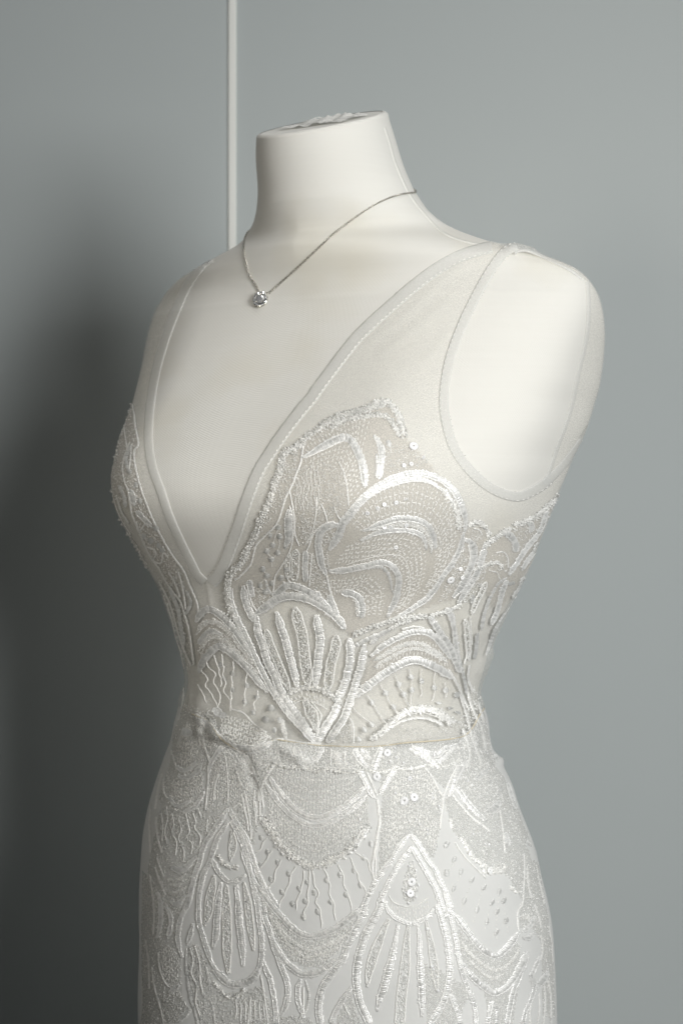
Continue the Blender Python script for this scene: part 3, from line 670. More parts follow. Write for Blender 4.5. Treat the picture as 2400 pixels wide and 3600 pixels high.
band('C', [(225,1560),(262,1700),(282,1850),(300,2000),(325,2110)], 42, hk=1.2); band('C', [(20,1610),(80,1700),(140,1790),(210,1890),(245,1965),(285,2060),(330,2180)], 62, hk=1.2)
fuzzy('C', [(330,1500),(220,1560),(130,1580),(20,1620)], 45)
beads('C', [(380,1640),(400,1750),(410,1900),(420,2050)], 42); band('C', [(505,1790),(490,1920),(478,2040)], 32)
cord('C', [(430,1620),(440,1760),(450,1900)], 12)
# ------------------------------------------------------------------ lace: waist fan and arches, her left
cord('D', [(680,60),(670,160),(675,270),(700,380),(745,500),(800,620)], 40)
band('D', [(795,150),(820,300),(870,420),(905,500)], 68, (.2,.2)); cord('D', [(830,130),(850,220),(880,320),(930,400)], 16)
band('D', [(690,180),(695,320),(735,450),(790,560),(840,660),(890,770),(945,890),(1000,1000),(1060,1110),(1140,1235),(1240,1370),(1340,1470),(1445,1595)], 52, (.1,.05))
band('D', [(925,430),(928,560),(975,700),(1020,850),(1080,970),(1130,1100),(1200,1220),(1300,1365),(1390,1480),(1455,1575)], 72, (.1,.15), hk=1.1)
beads('D', [(1005,555),(1040,680),(1090,800),(1140,920),(1190,1040),(1222,1120)], 62)
band('D', [(1100,390),(1140,520),(1180,640),(1212,760),(1245,880),(1275,1000),(1290,1090)], 72, (.15,.15), hk=1.2)
beads('D', [(1270,350),(1300,480),(1335,600),(1350,720),(1365,850),(1380,960),(1390,1090)], 92)
band('D', [(1460,420),(1490,560),(1500,680),(1485,800),(1470,950),(1450,1090)], 76, (.1,.15), hk=1.2)
beads('E', [(295,410),(285,520),(255,620),(240,720),(225,850)], 70)
band('E', [(395,430),(405,560),(385,700),(345,830),(290,930)], 62, (.1,.1), hk=1.2)
band('E', [(318,930),(270,1040),(200,1150),(135,1265)], 62, (.1,.1), hk=1.2)
band('E', [(515,480),(490,640),(455,760),(425,860),(392,960),(350,1070),(290,1160),(220,1260)], 58, (.1,.05), hk=1.2)
fuzzy('D', [(1195,1165),(1280,1110),(1390,1090),(1500,1105),(1580,1150),(1660,1200),(1690,1250)], 48)
line('D', [(1235,1260),(1320,1212),(1420,1218),(1500,1250),(1568,1290)], 4, wob=.5); net('D', [(1220,1200),(1300,1140),(1400,1125),(1560,1170)], [(1260,1240),(1330,1205),(1420,1212),(1550,1270)], 10, 0)
beads('D', [(1350,1190),(1400,1290),(1445,1380),(1465,1490)], 105, (.5,.5), dens=1.3)
cord('D', [(1420,1215),(1480,1290),(1512,1350),(1490,1450),(1460,1560)], 14)
band('E', [(560,480),(640,400),(720,365)], 34); band('E', [(430,500),(540,440),(640,400),(700,370)], 34)
fuzzy('E', [(420,410),(560,350),(680,310),(760,290),(880,270),(1010,255)], 42); fuzzy('E', [(700,360),(800,320),(900,290)], 26)
band('E', [(565,580),(640,510),(720,460),(820,410),(900,386),(980,382),(1050,410),(1110,470),(1160,540),(1195,600)], 46, (.12,.12), hk=1.2)
cord('E', [(810,365),(900,342),(990,355)], 18); cord('E', [(1000,360),(1060,400),(1110,450)], 14)
beads('E', [(590,610),(720,535),(850,478),(960,480),(1060,530),(1150,595)], 46, edges=False); beads('E', [(590,660),(740,570),(860,520),(960,520),(1060,560),(1165,620)], 32, edges=False)
net('E', [(620,560),(740,490),(900,430),(1040,450),(1160,580)], [(600,720),(720,650),(880,570),(1040,610),(1190,690)], 22, 2)
band('E', [(440,900),(520,830),(600,765),(700,695),(800,638),(880,608),(960,614),(1060,655),(1140,700),(1215,755)], 64, (.1,.1), hk=1.2)
fuzzy('E', [(600,1210),(700,1130),(780,1050),(880,1000),(980,985),(1080,1010),(1150,1060),(1225,1110)], 58); cord('E', [(700,1150),(780,1100),(880,1068),(980,1062),(1080,1090),(1140,1125)], 24)
for d in (-18, 10): line('E', [(620+d,1215),(760+d,1085),(880,1022+d),(980,1010+d),(1120,1060+d)], 4, wob=1)
for a in ([(640,800),(680,860),(700,920),(740,970),(770,1030)],[(760,730),(780,800),(820,870),(860,950),(880,985)],[(870,670),(885,740),(895,830),(880,890),(890,975)],[(970,670),(958,770),(970,860),(950,890)],[(1070,700),(1065,800),(1065,890),(1040,930)],[(540,880),(575,940),(610,990),(640,1050),(700,1110)],[(430,980),(480,1040),(540,1080),(610,1135)],[(1150,780),(1160,850),(1155,900)]): line('E', a, 4.2, wob=1.6, hgt=.0007)
dots('E', [(680,865),(745,975),(785,795),(825,875),(880,740),(890,840),(965,770),(1065,825),(1155,845),(1240,880),(575,940),(575,1115),(515,1155),(470,1230)], 40, 48, 75)
dots('E', [(1190,985),(1250,1020),(1100,945)], 22, 46, 10)
cord('E', [(400,1060),(430,1130),(430,1260)], 16); seeds('E', [(240,1270),(400,1080),(440,1250)], .6, 2.8); beads('E', [(560,1230),(620,1200)], 50, edges=False)
seeds('E', [(700,1220),(800,1120),(1100,1110),(1220,1180),(1000,1220),(820,1240)], .3, 2.6)
band('E', [(1150,200),(1190,240),(1210,300)], 50); cord('E', [(1300,400),(1320,540),(1300,640)], 14)
band('E', [(1400,400),(1395,500),(1375,600)], 28); band('E', [(1240,520),(1270,640),(1300,760),(1320,880)], 26); cord('E', [(1180,680),(1240,790),(1290,900),(1340,1000)], 20)
cord('E', [(1340,640),(1330,760),(1370,860)], 18)
# her right arches
band('D', [(365,490),(400,420),(470,372),(540,392),(620,452),(700,540),(765,630),(825,720),(880,810)], 64, (.1,.15), hk=1.2)
beads('D', [(370,600),(430,510),(520,480),(620,530),(700,615),(780,715),(850,810),(925,905)], 60, edges=False)
band('D', [(390,690),(440,612),(520,572),(610,610)], 46, (.1,.4)); beads('D', [(395,750),(470,650),(540,620),(640,665),(740,765),(850,875),(940,960)], 50, edges=False)
seeds('D', [(380,640),(500,520),(660,600),(960,960),(980,1060),(800,840),(560,690),(400,820)], .8, 3)
band('D', [(388,955),(430,850),(500,760),(570,712),(640,740),(720,800),(800,872),(880,962),(950,1052),(1030,1135)], 64, (.1,.15), hk=1.2)
for a in ([(700,850),(712,930),(690,1000),(702,1070),(688,1140),(690,1300)],[(830,960),(825,1060),(812,1130),(820,1200),(800,1260)],[(930,1110),(925,1190),(900,1240),(905,1310)],[(600,780),(620,900),(610,960),(640,1040),(620,1110),(670,1200),(685,1310)],[(530,790),(560,870),(580,950),(600,1020),(590,1080)],[(460,850),(500,920),(545,970),(530,1050),(590,1150),(570,1260)],[(420,930),(470,1010),(460,1080),(540,1200),(560,1270),(610,1340)],[(390,1060),(430,1160),(470,1235)]): line('D', a, 5, wob=1.8, hgt=.0008)
dots('D', [(700,958),(700,1108),(830,1070),(812,1222),(925,1178),(888,1322),(1085,1480),(1130,1390),(590,880),(620,1010)], 42, 52, 85); dots('D', [(1050,1278),(1002,1385)], 62, 66, 90)
net('D', [(590,1350),(720,1360),(880,1420),(1060,1540)], [(600,1540),(720,1620),(860,1650),(1000,1590)], 18, 6); seeds('D', [(560,1330),(880,1400),(1080,1540),(950,1680),(700,1640),(600,1560)], .5, 3)
band('D', [(700,1610),(780,1645),(870,1660),(960,1640),(1060,1590)], 74, (.3,.3)); cord('D', [(690,1290),(800,1325),(900,1430),(1010,1505)], 18); band('D', [(520,1290),(570,1330),(650,1350)], 50)
seeds('D', [(350,1330),(480,1280),(560,1420),(500,1560),(380,1520)], .9, 3.4, 1.5); band('D', [(420,1380),(480,1440),(490,1520)], 40)
beads('D', [(1150,1380),(1170,1480),(1190,1560)], 50, edges=False)
# ------------------------------------------------------------------ lace: her right breast
fuzzy('Q', [(262,90),(210,230),(155,420),(122,560),(88,620),(82,750),(98,880),(122,970),(205,1110),(275,1200),(335,1310),(392,1430)], 28)
cord('Q', [(270,100),(282,180),(292,280),(316,420),(282,480),(292,600),(332,760),(382,900),(440,1040),(520,1200),(600,1330),(680,1440),(730,1560),(790,1700),(800,1790)], 18)
for a in ([(250,400),(205,520),(190,620),(205,720),(235,800),(250,900),(270,1000),(330,1140),(370,1240),(420,1340),(480,1420),(540,1530),(600,1620),(660,1700),(690,1800),(720,1900),(745,2050),(765,2210)],[(260,420),(250,560),(240,640)],[(200,260),(215,380),(230,480)],[(300,1040),(320,1120),(380,1060),(430,1090)],[(380,1250),(440,1270),(460,1310),(440,1360),(500,1380),(520,1300),(560,1330)],[(480,1530),(560,1680),(600,1800),(640,1950),(700,2120),(745,2215)],[(520,1640),(590,1850),(620,1980),(660,2100),(690,2240)],[(640,1450),(670,1560),(690,1680),(700,1760)],[(560,1450),(620,1560),(655,1660)],[(120,860),(150,960),(200,1060),(260,1150)],[(140,830),(180,960),(240,1060)]): cord('Q', a, 15)
band('Q', [(250,790),(270,850),(285,920)], 50); band('Q', [(300,960),(370,1030),(430,1095)], 40); band('Q', [(230,620),(220,520),(260,430)], 34); band('Q', [(160,750),(200,840),(215,930)], 36)
dots('Q', [(362,1160),(420,1200),(460,1100),(330,880),(245,640),(510,1275),(480,1240),(300,750)], 42, 50, 80)
seeds('Q', [(255,130),(300,400),(290,600),(440,1040),(640,1400),(700,1600),(560,1560),(400,1300),(250,950),(200,700),(190,500)], .75, 3); seeds('Q', [(230,200),(190,600),(210,900),(120,880),(85,760),(95,620),(150,430)], 1.0, 3.2); seeds('Q', [(480,1480),(640,1640),(760,2150),(720,2280),(600,1900),(480,1560)], .4, 3)
band('Q', [(560,1560),(600,1660),(640,1760),(660,1900),(690,2050)], 30); band('Q', [(700,1800),(740,1700),(700,1600)], 26)
# ------------------------------------------------------------------ waist strip
beads('D', [(1270,1630),(1300,1700),(1330,1800)], 60); band('E', [(190,1290),(150,1350),(110,1385),(40,1405)], 46, hk=1.3); band('E', [(180,1340),(130,1420)], 26)
beads('E', [(275,1320),(310,1380),(300,1440)], 80, edges=False); cord('E', [(255,1310),(250,1440)], 12); cord('E', [(360,1310),(365,1440)], 12)
seeds('E', [(380,1300),(680,1300),(1000,1400),(900,1440),(420,1460),(60,1440),(250,1290)], .6, 3); seeds('D', [(1000,1640),(1300,1640),(1330,1790),(900,1780),(860,1710)], .6, 3)
band('J', [(610,385),(720,430),(800,470),(900,480),(960,432),(1040,395),(1125,365)], 66, (.4,.4), hk=1.3); band('J', [(590,405),(650,450),(760,510),(840,552),(920,552),(1000,480),(1100,385)], 44, (.3,.4), hk=1.3)
band('J', [(280,395),(235,520),(190,650)], 72, (.05,.05), hk=1.3); band('H', [(1235,95),(1290,210),(1395,320)], 58, (.05,.2), hk=1.3); band('H', [(1310,100),(1360,160),(1420,220)], 50, (.2,.3))
# ------------------------------------------------------------------ skirt: centre scallop
band('H', [(305,410),(380,530),(470,650),(570,755),(680,828),(800,862),(900,848),(1000,805),(1120,745),(1200,672),(1280,595),(1355,515)], 66, (.1,.05), hk=1.3)
band('H', [(255,475),(340,600),(430,720),(560,845),(680,918),(790,950),(900,935),(1020,892),(1120,832),(1220,762),(1300,690),(1385,600)], 50, (.1,.1), hk=1.2)
fuzzy('H', [(250,870),(310,980),(370,1080),(440,1180),(540,1280),(640,1345),(760,1390),(880,1380),(1000,1330),(1120,1260),(1240,1150),(1320,1060),(1390,960)], 84); band('H', [(1230,1140),(1310,1060),(1385,970)], 60)
net('H', [(290,590),(430,780),(600,920),(790,990),(1000,940),(1200,830),(1390,660)], [(310,900),(420,1080),(580,1230),(760,1310),(960,1260),(1160,1130),(1330,960)], 34, 3)
net('H', [(380,290),(520,310),(700,330),(880,330),(1080,350),(1240,380)], [(360,430),(500,640),(680,780),(820,815),(1000,760),(1260,540)], 28, 3)
seeds('H', [(360,300),(1240,350),(1280,560),(1000,760),(800,820),(600,740),(400,500)], .35, 2.6); seeds('H', [(260,560),(420,760),(600,920),(800,1000),(1000,950),(1380,680),(1400,900),(1200,1120),(900,1300),(700,1300),(480,1180),(300,900)], .4, 2.6)
band('H', [(1285,340),(1350,450),(1400,560),(1470,650)], 46, (.1,.1), hk=1.2); cord('H', [(1370,350),(1430,480),(1490,620)], 26)
cord('H', [(1490,650),(1505,780),(1520,900),(1500,1010),(1480,1130),(1460,1250),(1435,1400),(1450,1540)], 36); cord('H', [(1500,1130),(1480,1250),(1470,1400),(1470,1540)], 20)
cord('H', [(230,480),(300,360),(350,290),(430,255)], 34); cord('H', [(55,170),(110,280),(155,410),(185,470)], 26); cord('H', [(240,480),(190,580),(185,680)], 30); cord('H', [(190,480),(220,600),(240,760)], 22)
for a in ([(205,600),(200,760),(205,900)],[(30,560),(70,760),(100,980),(105,1100)],[(0,600),(40,800),(70,1000)],[(150,680),(160,800),(150,950)]): cord('H', a, 20)
seeds('H', [(60,200),(230,480),(200,900),(120,1180),(0,980),(0,560)], .6, 2.8)
band('H', [(0,1010),(55,1130),(110,1270),(170,1450),(240,1600),(330,1740),(425,1885)], 44, (.1,.1)); band('H', [(0,1220),(70,1420),(130,1600),(170,1750),(200,1890)], 42, (.1,.1))
DL = [(215,1080),(205,1380),(285,1240),(395,1355),(520,1480),(320,1540),(445,1680),(630,1640),(560,1815),(715,1565),(700,1780),(800,1690),(935,1550),(980,1790),(1080,1490),(1150,1710),(1235,1440),(1310,1605),(1420,1150),(1340,1300)]
dots('H', DL, 54, 72, 75); dots('I', [(680,545),(840,485)], 56, 80, 75)
for a in ([(290,1080),(230,1150),(200,1220),(140,1250)],[(340,1220),(300,1290),(240,1370),(180,1470)],[(440,1320),(400,1400),(370,1480),(350,1570),(300,1630)],[(590,1400),(545,1500),(520,1600),(480,1690),(430,1780),(420,1850)],[(690,1450),(680,1540),(660,1650),(620,1740),(600,1880)],[(740,1430),(750,1560),(730,1650),(730,1790),(690,1900),(690,1980)],[(780,1440),(800,1580),(845,1700),(820,1790),(870,1900),(880,2070)],[(905,1420),(970,1580),(960,1680),(1010,1800),(1030,1990)],[(1070,1380),(1120,1520),(1130,1620),(1185,1740),(1210,1880)],[(1190,1300),(1260,1450),(1290,1540),(1350,1640),(1385,1740)],[(1260,1250),(1370,1320),(1430,1470)]): line('H', a, 5, wob=1.6, hgt=.0008)
band('I', [(120,120),(200,250),(280,350),(360,450),(440,540),(530,640),(620,712),(720,757),(820,748),(920,718),(1020,680),(1130,610),(1230,520),(1330,450),(1400,395)], 68, (.1,.1), hk=1.3)
for a, w_ in (([(210,250),(260,380),(330,500),(400,620),(500,760),(600,850),(700,908),(820,900),(950,850),(1080,785),(1210,690)], 48), ([(290,500),(380,650),(480,800),(590,910),(700,985),(850,965),(980,910),(1110,825)], 44)): beads('I', a, w_, edges=False)
net('I', [(300,420),(500,680),(700,810),(900,780),(1200,620)], [(330,720),(500,950),(690,1090),(880,1060),(1080,930)], 26, 3); seeds('I', [(220,280),(500,680),(720,820),(1000,730),(1280,550),(1150,820),(900,1080),(700,1110),(520,1000),(330,700)], .5, 2.8)
band('I', [(335,790),(390,900),(460,1010),(560,1110),(660,1172),(760,1172),(860,1150),(960,1085),(1065,995)], 68, (.1,.1), hk=1.3)
band('I', [(1385,455),(1320,560),(1250,680),(1200,800),(1155,900),(1115,1000),(1060,1080),(970,1200),(905,1300),(870,1400),(850,1500),(850,1610),(875,1740)], 74, (.1,.02), hk=1.3)
band('I', [(205,220),(240,420),(260,560),(310,700),(350,850),(390,960),(440,1100),(490,1230),(512,1350),(500,1450),(470,1560),(405,1650)], 56, (.1,.1), hk=1.2)
band('I', [(228,1010),(280,1150),(320,1250),(350,1400),(370,1550),(385,1740)], 50, (.15,.02))
band('I', [(650,1225),(618,1330),(620,1450),(650,1560),(690,1660)], 48, (.15,.2)); band('I', [(700,1235),(728,1340),(740,1420),(720,1530),(690,1640)], 36, (.15,.2)); cord('I', [(680,1320),(680,1450),(682,1600)], 16)
band('I', [(1210,1320),(1130,1430),(1060,1540),(1010,1640),(985,1740)], 54, (.15,.02)); cord('I', [(1115,1480),(1150,1560),(1190,1630)], 16)
seeds('I', [(100,1330),(230,1300),(330,1560),(360,1740),(40,1740),(0,1500),(50,1400)], .8, 3.4); seeds('I', [(400,1660),(680,1620),(820,1740),(400,1740)], .7, 3); seeds('I', [(1200,1360),(1250,1560),(1330,1740),(1040,1740),(1080,1560)], .5, 3)
for a in ([(210,1180),(240,1350),(270,1550),(290,1740)],[(100,1430),(80,1600),(70,1740)]): cord('I', a, 22)
# right teardrop
band('J', [(600,1355),(530,1430),(460,1530),(400,1640),(320,1730),(240,1850),(180,1960),(120,2080),(70,2220),(20,2330)], 58, (.1,.1), hk=1.3)
band('J', [(612,1490),(560,1580),(490,1670),(430,1770),(380,1860),(330,1960),(280,2060),(240,2150)], 52, (.1,.05), hk=1.2)
band('K', [(470,470),(420,600),(370,700),(300,820),(250,930),(205,1080),(175,1200),(162,1350),(172,1500),(205,1650),(255,1760),(320,1900)], 84, (.08,.02), hk=1.3)
band('J', [(615,1490),(690,1615),(760,1735),(820,1850),(880,1960),(925,2080),(965,2200),(1000,2310)], 58, (.05,.05), hk=1.2)
band('K', [(1040,560),(1090,690),(1130,830),(1160,960),(1180,1100),(1195,1230),(1180,1400),(1150,1560),(1090,1700),(1010,1820),(950,1900)], 72, (.05,.02), hk=1.3)
band('J', [(605,1360),(670,1440),(740,1550),(800,1650),(870,1740),(920,1860),(975,1960),(1020,2070),(1070,2200)], 50, (.05,.05), hk=1.2)
band('K', [(1120,430),(1170,560),(1200,680),(1230,820),(1260,970),(1280,1100),(1310,1250),(1350,1380),(1410,1520),(1460,1660),(1475,1780),(1485,1900)], 50, (.1,.02), hk=1.2)
seeds('K', [(760,90),(810,150),(830,300),(840,400),(800,500),(740,570),(690,500),(670,400),(690,280),(730,180)], 1.8, 4, None); sequins('K', [(770,315,46),(755,440,44)]); sparks('K', [(735,545),(815,190),(745,140),(705,365),(790,90),(850,350),(700,430),(820,480),(740,240)], 15)
band('K', [(478,520),(510,620),(590,705),(690,755),(780,772),(880,735),(960,685),(1022,590)], 44, (.15,.15), hk=1.2); cord('K', [(520,465),(570,535),(640,570),(740,590),(850,560),(950,490)], 14)
net('K', [(540,510),(640,580),(740,610),(850,590),(960,510)], [(530,610),(630,700),(760,740),(880,700),(980,610)], 15, 0)
beads('K', [(522,725),(470,830),(420,950),(372,1070),(332,1200),(300,1330),(285,1465)], 92, (.4,.3)); band('K', [(622,785),(600,920),(570,1070),(540,1200),(500,1350),(460,1500),(420,1620),(390,1745)], 84, (.5,.2), hk=1.3)
beads('K', [(735,805),(720,950),(710,1100),(700,1250),(682,1400),(662,1550),(650,1700),(640,1900)], 104, (.4,.02)); band('K', [(845,785),(855,930),(860,1070),(867,1200),(872,1350),(882,1500),(884,1650),(888,1805)], 78, (.5,.2), hk=1.3)
beads('K', [(930,750),(960,880),(985,1000),(1002,1120),(1022,1250),(1035,1370),(1055,1525)], 76, (.5,.3)); sparks('K', [(940,835),(968,945),(1025,1170),(990,1245),(1010,1275),(1050,1360),(1060,1510)], 17)
band('K', [(1200,1545),(1250,1680),(1290,1790),(1315,1900)], 54, (.15,.02)); seeds('K', [(1150,1600),(1220,1750),(1260,1882),(1000,1882)], .4, 3)
# top of the right teardrop and side of the hip
band('J', [(440,640),(370,730),(310,830),(255,920)], 50, (.05,.1), hk=1.3); cord('J', [(440,645),(520,625)], 20)
seeds('J', [(300,900),(420,680),(800,640),(940,930),(940,1250),(850,1650),(620,1340),(260,1800),(270,1220)], .75, 3); net('J', [(400,780),(480,690),(640,660),(780,680),(880,840)], [(380,1100),(480,1000),(640,980),(780,1010),(900,1120)], 20, 3); net('J', [(330,1250),(480,1060),(640,1030),(780,1060),(900,1250)], [(330,1650),(470,1400),(600,1300),(720,1400),(860,1580)], 18, 2)
cord('J', [(760,620),(850,740),(910,860),(955,940)], 24); band('J', [(1215,535),(1130,680),(1085,790),(1045,900),(1005,945)], 50, (.1,.2), hk=1.3); cord('J', [(1130,590),(1050,740),(1000,860),(968,940),(960,1050),(940,1180),(930,1300)], 30)
band('J', [(1105,835),(1200,970),(1300,1090),(1400,1180),(1440,1210)], 56, (.05,.2), hk=1.2); cord('J', [(1065,915),(1170,1050),(1290,1180),(1400,1260),(1480,1330)], 30)
sequins('J', [(345,460,43),(230,725,45),(640,950,47),(533,985,47),(590,740,26),(1470,1760,38)]); sparks('J', [(430,405),(440,510),(380,555),(520,570),(430,905),(835,910),(840,960),(585,1210),(665,1195),(700,1250),(785,1310),(785,1360),(925,1080),(910,1050),(1225,770),(1270,820),(1300,865),(45,1195),(105,1355),(1285,1355),(1420,1470),(1460,1470),(25,1465),(500,1020)], 16)
seeds('J', [(960,960),(1080,920),(1350,1250),(1480,1330),(1560,1740),(1400,1700),(1220,1500),(1060,1300)], .55, 3); seeds('J', [(1120,840),(1230,560),(1500,560),(1568,900),(1480,1150),(1320,1060)], .6, 3); seeds('J', [(300,640),(420,640),(260,900)], .5, 3); seeds('J', [(700,620),(1180,560),(1000,880),(880,760)], .5, 3)
fuzzy('J', [(1150,1390),(1230,1510),(1300,1620),(1400,1700),(1510,1745),(1600,1720)], 52); cord('J', [(1090,1440),(1150,1540),(1230,1640),(1330,1740),(1430,1840)], 24); beads('J', [(1040,1180),(1060,1300)], 44, edges=False)
band('L', [(630,1435),(740,1390),(800,1300)], 80, (.3,.3), hk=1.2); dots('M', [(215,215)], 60, 90, 100); dots('J', [(1000,1470)], 55, 90, 120)
seeds('L', [(450,850),(700,850),(850,1050),(1000,1400),(1150,1800),(850,1700),(780,1400),(560,1300),(360,1150)], .55, 3); band('L', [(840,1150),(790,1210),(760,1240)], 34); band('L', [(880,1100),(930,1250),(980,1400)], 40); band('L', [(1110,1640),(1110,1720),(1090,1800)], 34); band('L', [(860,1650),(880,1740),(900,1800)], 60); cord('L', [(800,1400),(830,1600),(850,1800),(860,1880)], 22); band('L', [(730,790),(765,830),(765,890)], 40)
fuzzy('L', [(350,650),(420,690),(480,760)], 40); band('L', [(520,1070),(620,990),(690,940)], 40, (.3,.3)); dots('L', [(700,1100)], 40, 50, 60)
# right swags
band('K', [(1195,630),(1290,730),(1380,850),(1470,970),(1500,1010),(1590,1090),(1700,1130),(1790,1070),(1870,985),(1955,870)], 72, (.15,.1), hk=1.4)
band('M', [(385,1200),(460,1320),(560,1420),(660,1500),(740,1538),(840,1500),(920,1420),(990,1320),(1050,1200),(1085,1080)], 72, (.15,.1), hk=1.4)
beads('M', [(370,950),(450,1080),(560,1180),(660,1258),(770,1288),(880,1230),(960,1150),(1030,1020)], 46, edges=False); beads('M', [(430,1140),(560,1270),(660,1352),(760,1370),(850,1320)], 36, edges=False); seeds('M', [(330,820),(560,1050),(760,1180),(1000,960),(1030,1150),(900,1400),(740,1470),(540,1370),(380,1160)], .5, 3)
band('M', [(1105,1080),(1080,1200),(1010,1370),(950,1530),(910,1700),(880,1900)], 54, (.1,.02), hk=1.2); band('M', [(1245,1130),(1180,1280),(1150,1350),(1185,1470),(1140,1620),(1080,1760),(1055,1900)], 44, (.1,.02)); band('M', [(1195,1490),(1280,1390),(1335,1290)], 66, (.2,.3), hk=1.3)
band('M', [(728,1625),(690,1730),(668,1900)], 38, (.2,.02)); band('M', [(735,1640),(770,1750),(762,1900)], 36, (.2,.02))
dots('M', [(300,65),(375,200),(495,290),(295,385),(410,525),(625,375),(550,620),(795,420),(715,540),(845,520),(770,640),(660,750),(870,740),(765,870)], 44, 84, 108)
for a in ([(310,90),(270,150),(230,210)],[(380,200),(330,320),(290,400),(260,490)],[(495,290),(460,400),(410,530),(380,660)],[(620,370),(580,500),(550,620),(490,790)],[(720,540),(680,640),(655,760),(630,860)],[(790,300),(800,420),(770,640),(765,970)],[(840,520),(855,640),(870,740),(895,890)]): line('M', a, 3.6, 9, 7)
fuzzy('M', [(600,190),(700,210),(830,190),(860,130)], 55); cord('M', [(1065,0),(1072,200),(1062,400),(1050,560),(1000,640),(1000,760),(1010,860)], 20)
fuzzy('M', [(930,360),(950,410),(1020,430)], 36); band('M', [(1185,690),(1130,800),(1050,870)], 46, (.3,.2)); band('M', [(1050,930),(1130,930),(1190,860)], 46, (.3,.3)); beads('M', [(1030,690),(1090,700),(1150,730)], 60, edges=False)
seeds('M', [(880,60),(1060,60),(1060,500),(930,330)], .6, 3); seeds('M', [(1080,50),(1220,100),(1330,700),(1390,1200),(1410,1800),(1270,1800),(1260,1000),(1100,700)], .55, 3.2); seeds('M', [(1030,560),(1160,560),(1200,700),(1100,850),(1010,800)], .6, 3)
for a in ([(1250,900),(1270,1050),(1250,1180)],[(1290,1450),(1300,1650),(1280,1880)],[(1180,560),(1230,700),(1260,860)],[(1150,1650),(1130,1760),(1140,1880)],[(1230,1540),(1240,1700),(1220,1890)],[(1340,800),(1370,1000),(1380,1200)],[(1330,1400),(1360,1600),(1365,1880)],[(1100,150),(1110,330),(1150,500)],[(1200,120),(1240,330),(1290,560)]): cord('M', a, 24)
# ------------------------------------------------------------------ left of the skirt
band('F', [(600,520),(650,545),(715,560)], 96, (.2,.2)); band('F', [(540,925),(620,970),(700,930),(775,855)], 46, (.15,.3), hk=1.2); band('F', [(555,1020),(640,1048),(740,1000),(835,875)], 46, (.15,.3), hk=1.2); band('F', [(450,1265),(540,1360),(620,1340),(700,1300)], 40, (.2,.3)); band('F', [(610,1430),(720,1380),(800,1280),(855,1175)], 42, (.15,.3), hk=1.2)
net('F', [(590,580),(660,600),(720,590)], [(540,920),(620,950),(720,900)], 9, 3, 16, 6); net('F', [(500,1060),(640,1080),(820,990)], [(470,1260),(620,1320),(830,1170)], 14, 4); seeds('F', [(500,1060),(640,1080),(830,960),(840,1160),(640,1330),(470,1260)], .6, 3)
cord('F', [(830,610),(850,700),(875,790),(905,880)], 26); band('F', [(1045,695),(970,800),(915,900),(892,1000)], 42, (.05,.2), hk=1.3); cord('F', [(890,1000),(880,1150),(855,1410)], 26); cord('F', [(1270,780),(1330,870),(1375,960),(1425,1085)], 34); cord('F', [(1040,690),(1150,720),(1260,780)], 14)
for a in ([(1060,760),(1090,900),(1105,1100),(1105,1340)],[(1000,1010),(960,1140),(950,1300)],[(1200,980),(1260,1130),(1340,1200)],[(1400,1180),(1390,1340),(1410,1480)],[(1160,1380),(1240,1340),(1310,1480),(1330,1640)],[(880,1500),(870,1640)]): cord('F', a, 16)
net('F', [(960,900),(1060,820),(1180,830),(1300,980)], [(900,1380),(1060,1250),(1180,1260),(1360,1450)], 18, 5); seeds('F', [(900,1000),(1040,720),(1280,800),(1420,1080),(1400,1500),(1330,1700),(1110,1400),(850,1800),(830,1500)], .7, 3)
band('F', [(1105,1385),(1020,1520),(940,1640),(870,1740),(815,1880),(790,1990),(760,2060),(730,2160),(700,2290),(680,2400),(620,2520),(570,2640),(558,2760),(560,2880),(605,3030)], 50, (.05,.1), hk=1.3)
band('F', [(1112,1515),(1050,1620),(990,1720),(945,1840),(900,1990),(835,2110),(800,2260),(785,2400),(780,2530),(790,2660),(830,2800),(880,2960),(940,3110),(1020,3220)], 50, (.05,.15), hk=1.3)
band('F', [(1115,1375),(1170,1490),(1240,1610),(1300,1700),(1350,1850),(1385,1940),(1420,2080),(1480,2210),(1545,2340)], 46, (.05,.1), hk=1.2)
band('F', [(1125,1520),(1190,1610),(1250,1730),(1300,1880),(1340,2030),(1370,2170),(1395,2300),(1422,2430),(1442,2580),(1462,2730),(1478,2880),(1472,3030),(1440,3160),(1370,3260)], 52, (.05,.1), hk=1.2)
band('G', [(940,1270),(1020,1350),(1100,1420),(1190,1450),(1290,1430),(1390,1370),(1455,1260)], 84, (.15,.15), hk=1.3); fuzzy('G', [(960,1420),(1040,1530),(1120,1595),(1200,1580),(1300,1510)], 44)
band('G', [(930,60),(980,170),(1050,262),(1130,312),(1220,292),(1300,230)], 46, (.1,.15), hk=1.2); fuzzy('G', [(1000,30),(1060,110),(1130,155),(1230,150)], 50); beads('F', [(1150,1630),(1160,1740),(1150,1860),(1130,1960)], 80, (.4,.4))
beads('G', [(952,240),(930,380),(900,520),(890,650),(850,790)], 84, (.3,.3)); band('G', [(1030,315),(1010,450),(995,600),(982,750),(972,900),(938,1060)], 74, (.3,.2), hk=1.2); beads('G', [(1090,350),(1090,500),(1090,700),(1095,900),(1095,1100),(1110,1330)], 92, (.3,.25)); band('G', [(1190,345),(1210,480),(1222,620),(1232,770),(1250,920),(1262,1080),(1272,1250)], 76, (.3,.25), hk=1.2); beads('G', [(1280,325),(1310,470),(1330,620),(1350,780),(1370,930),(1388,1070)], 70, (.3,.3))
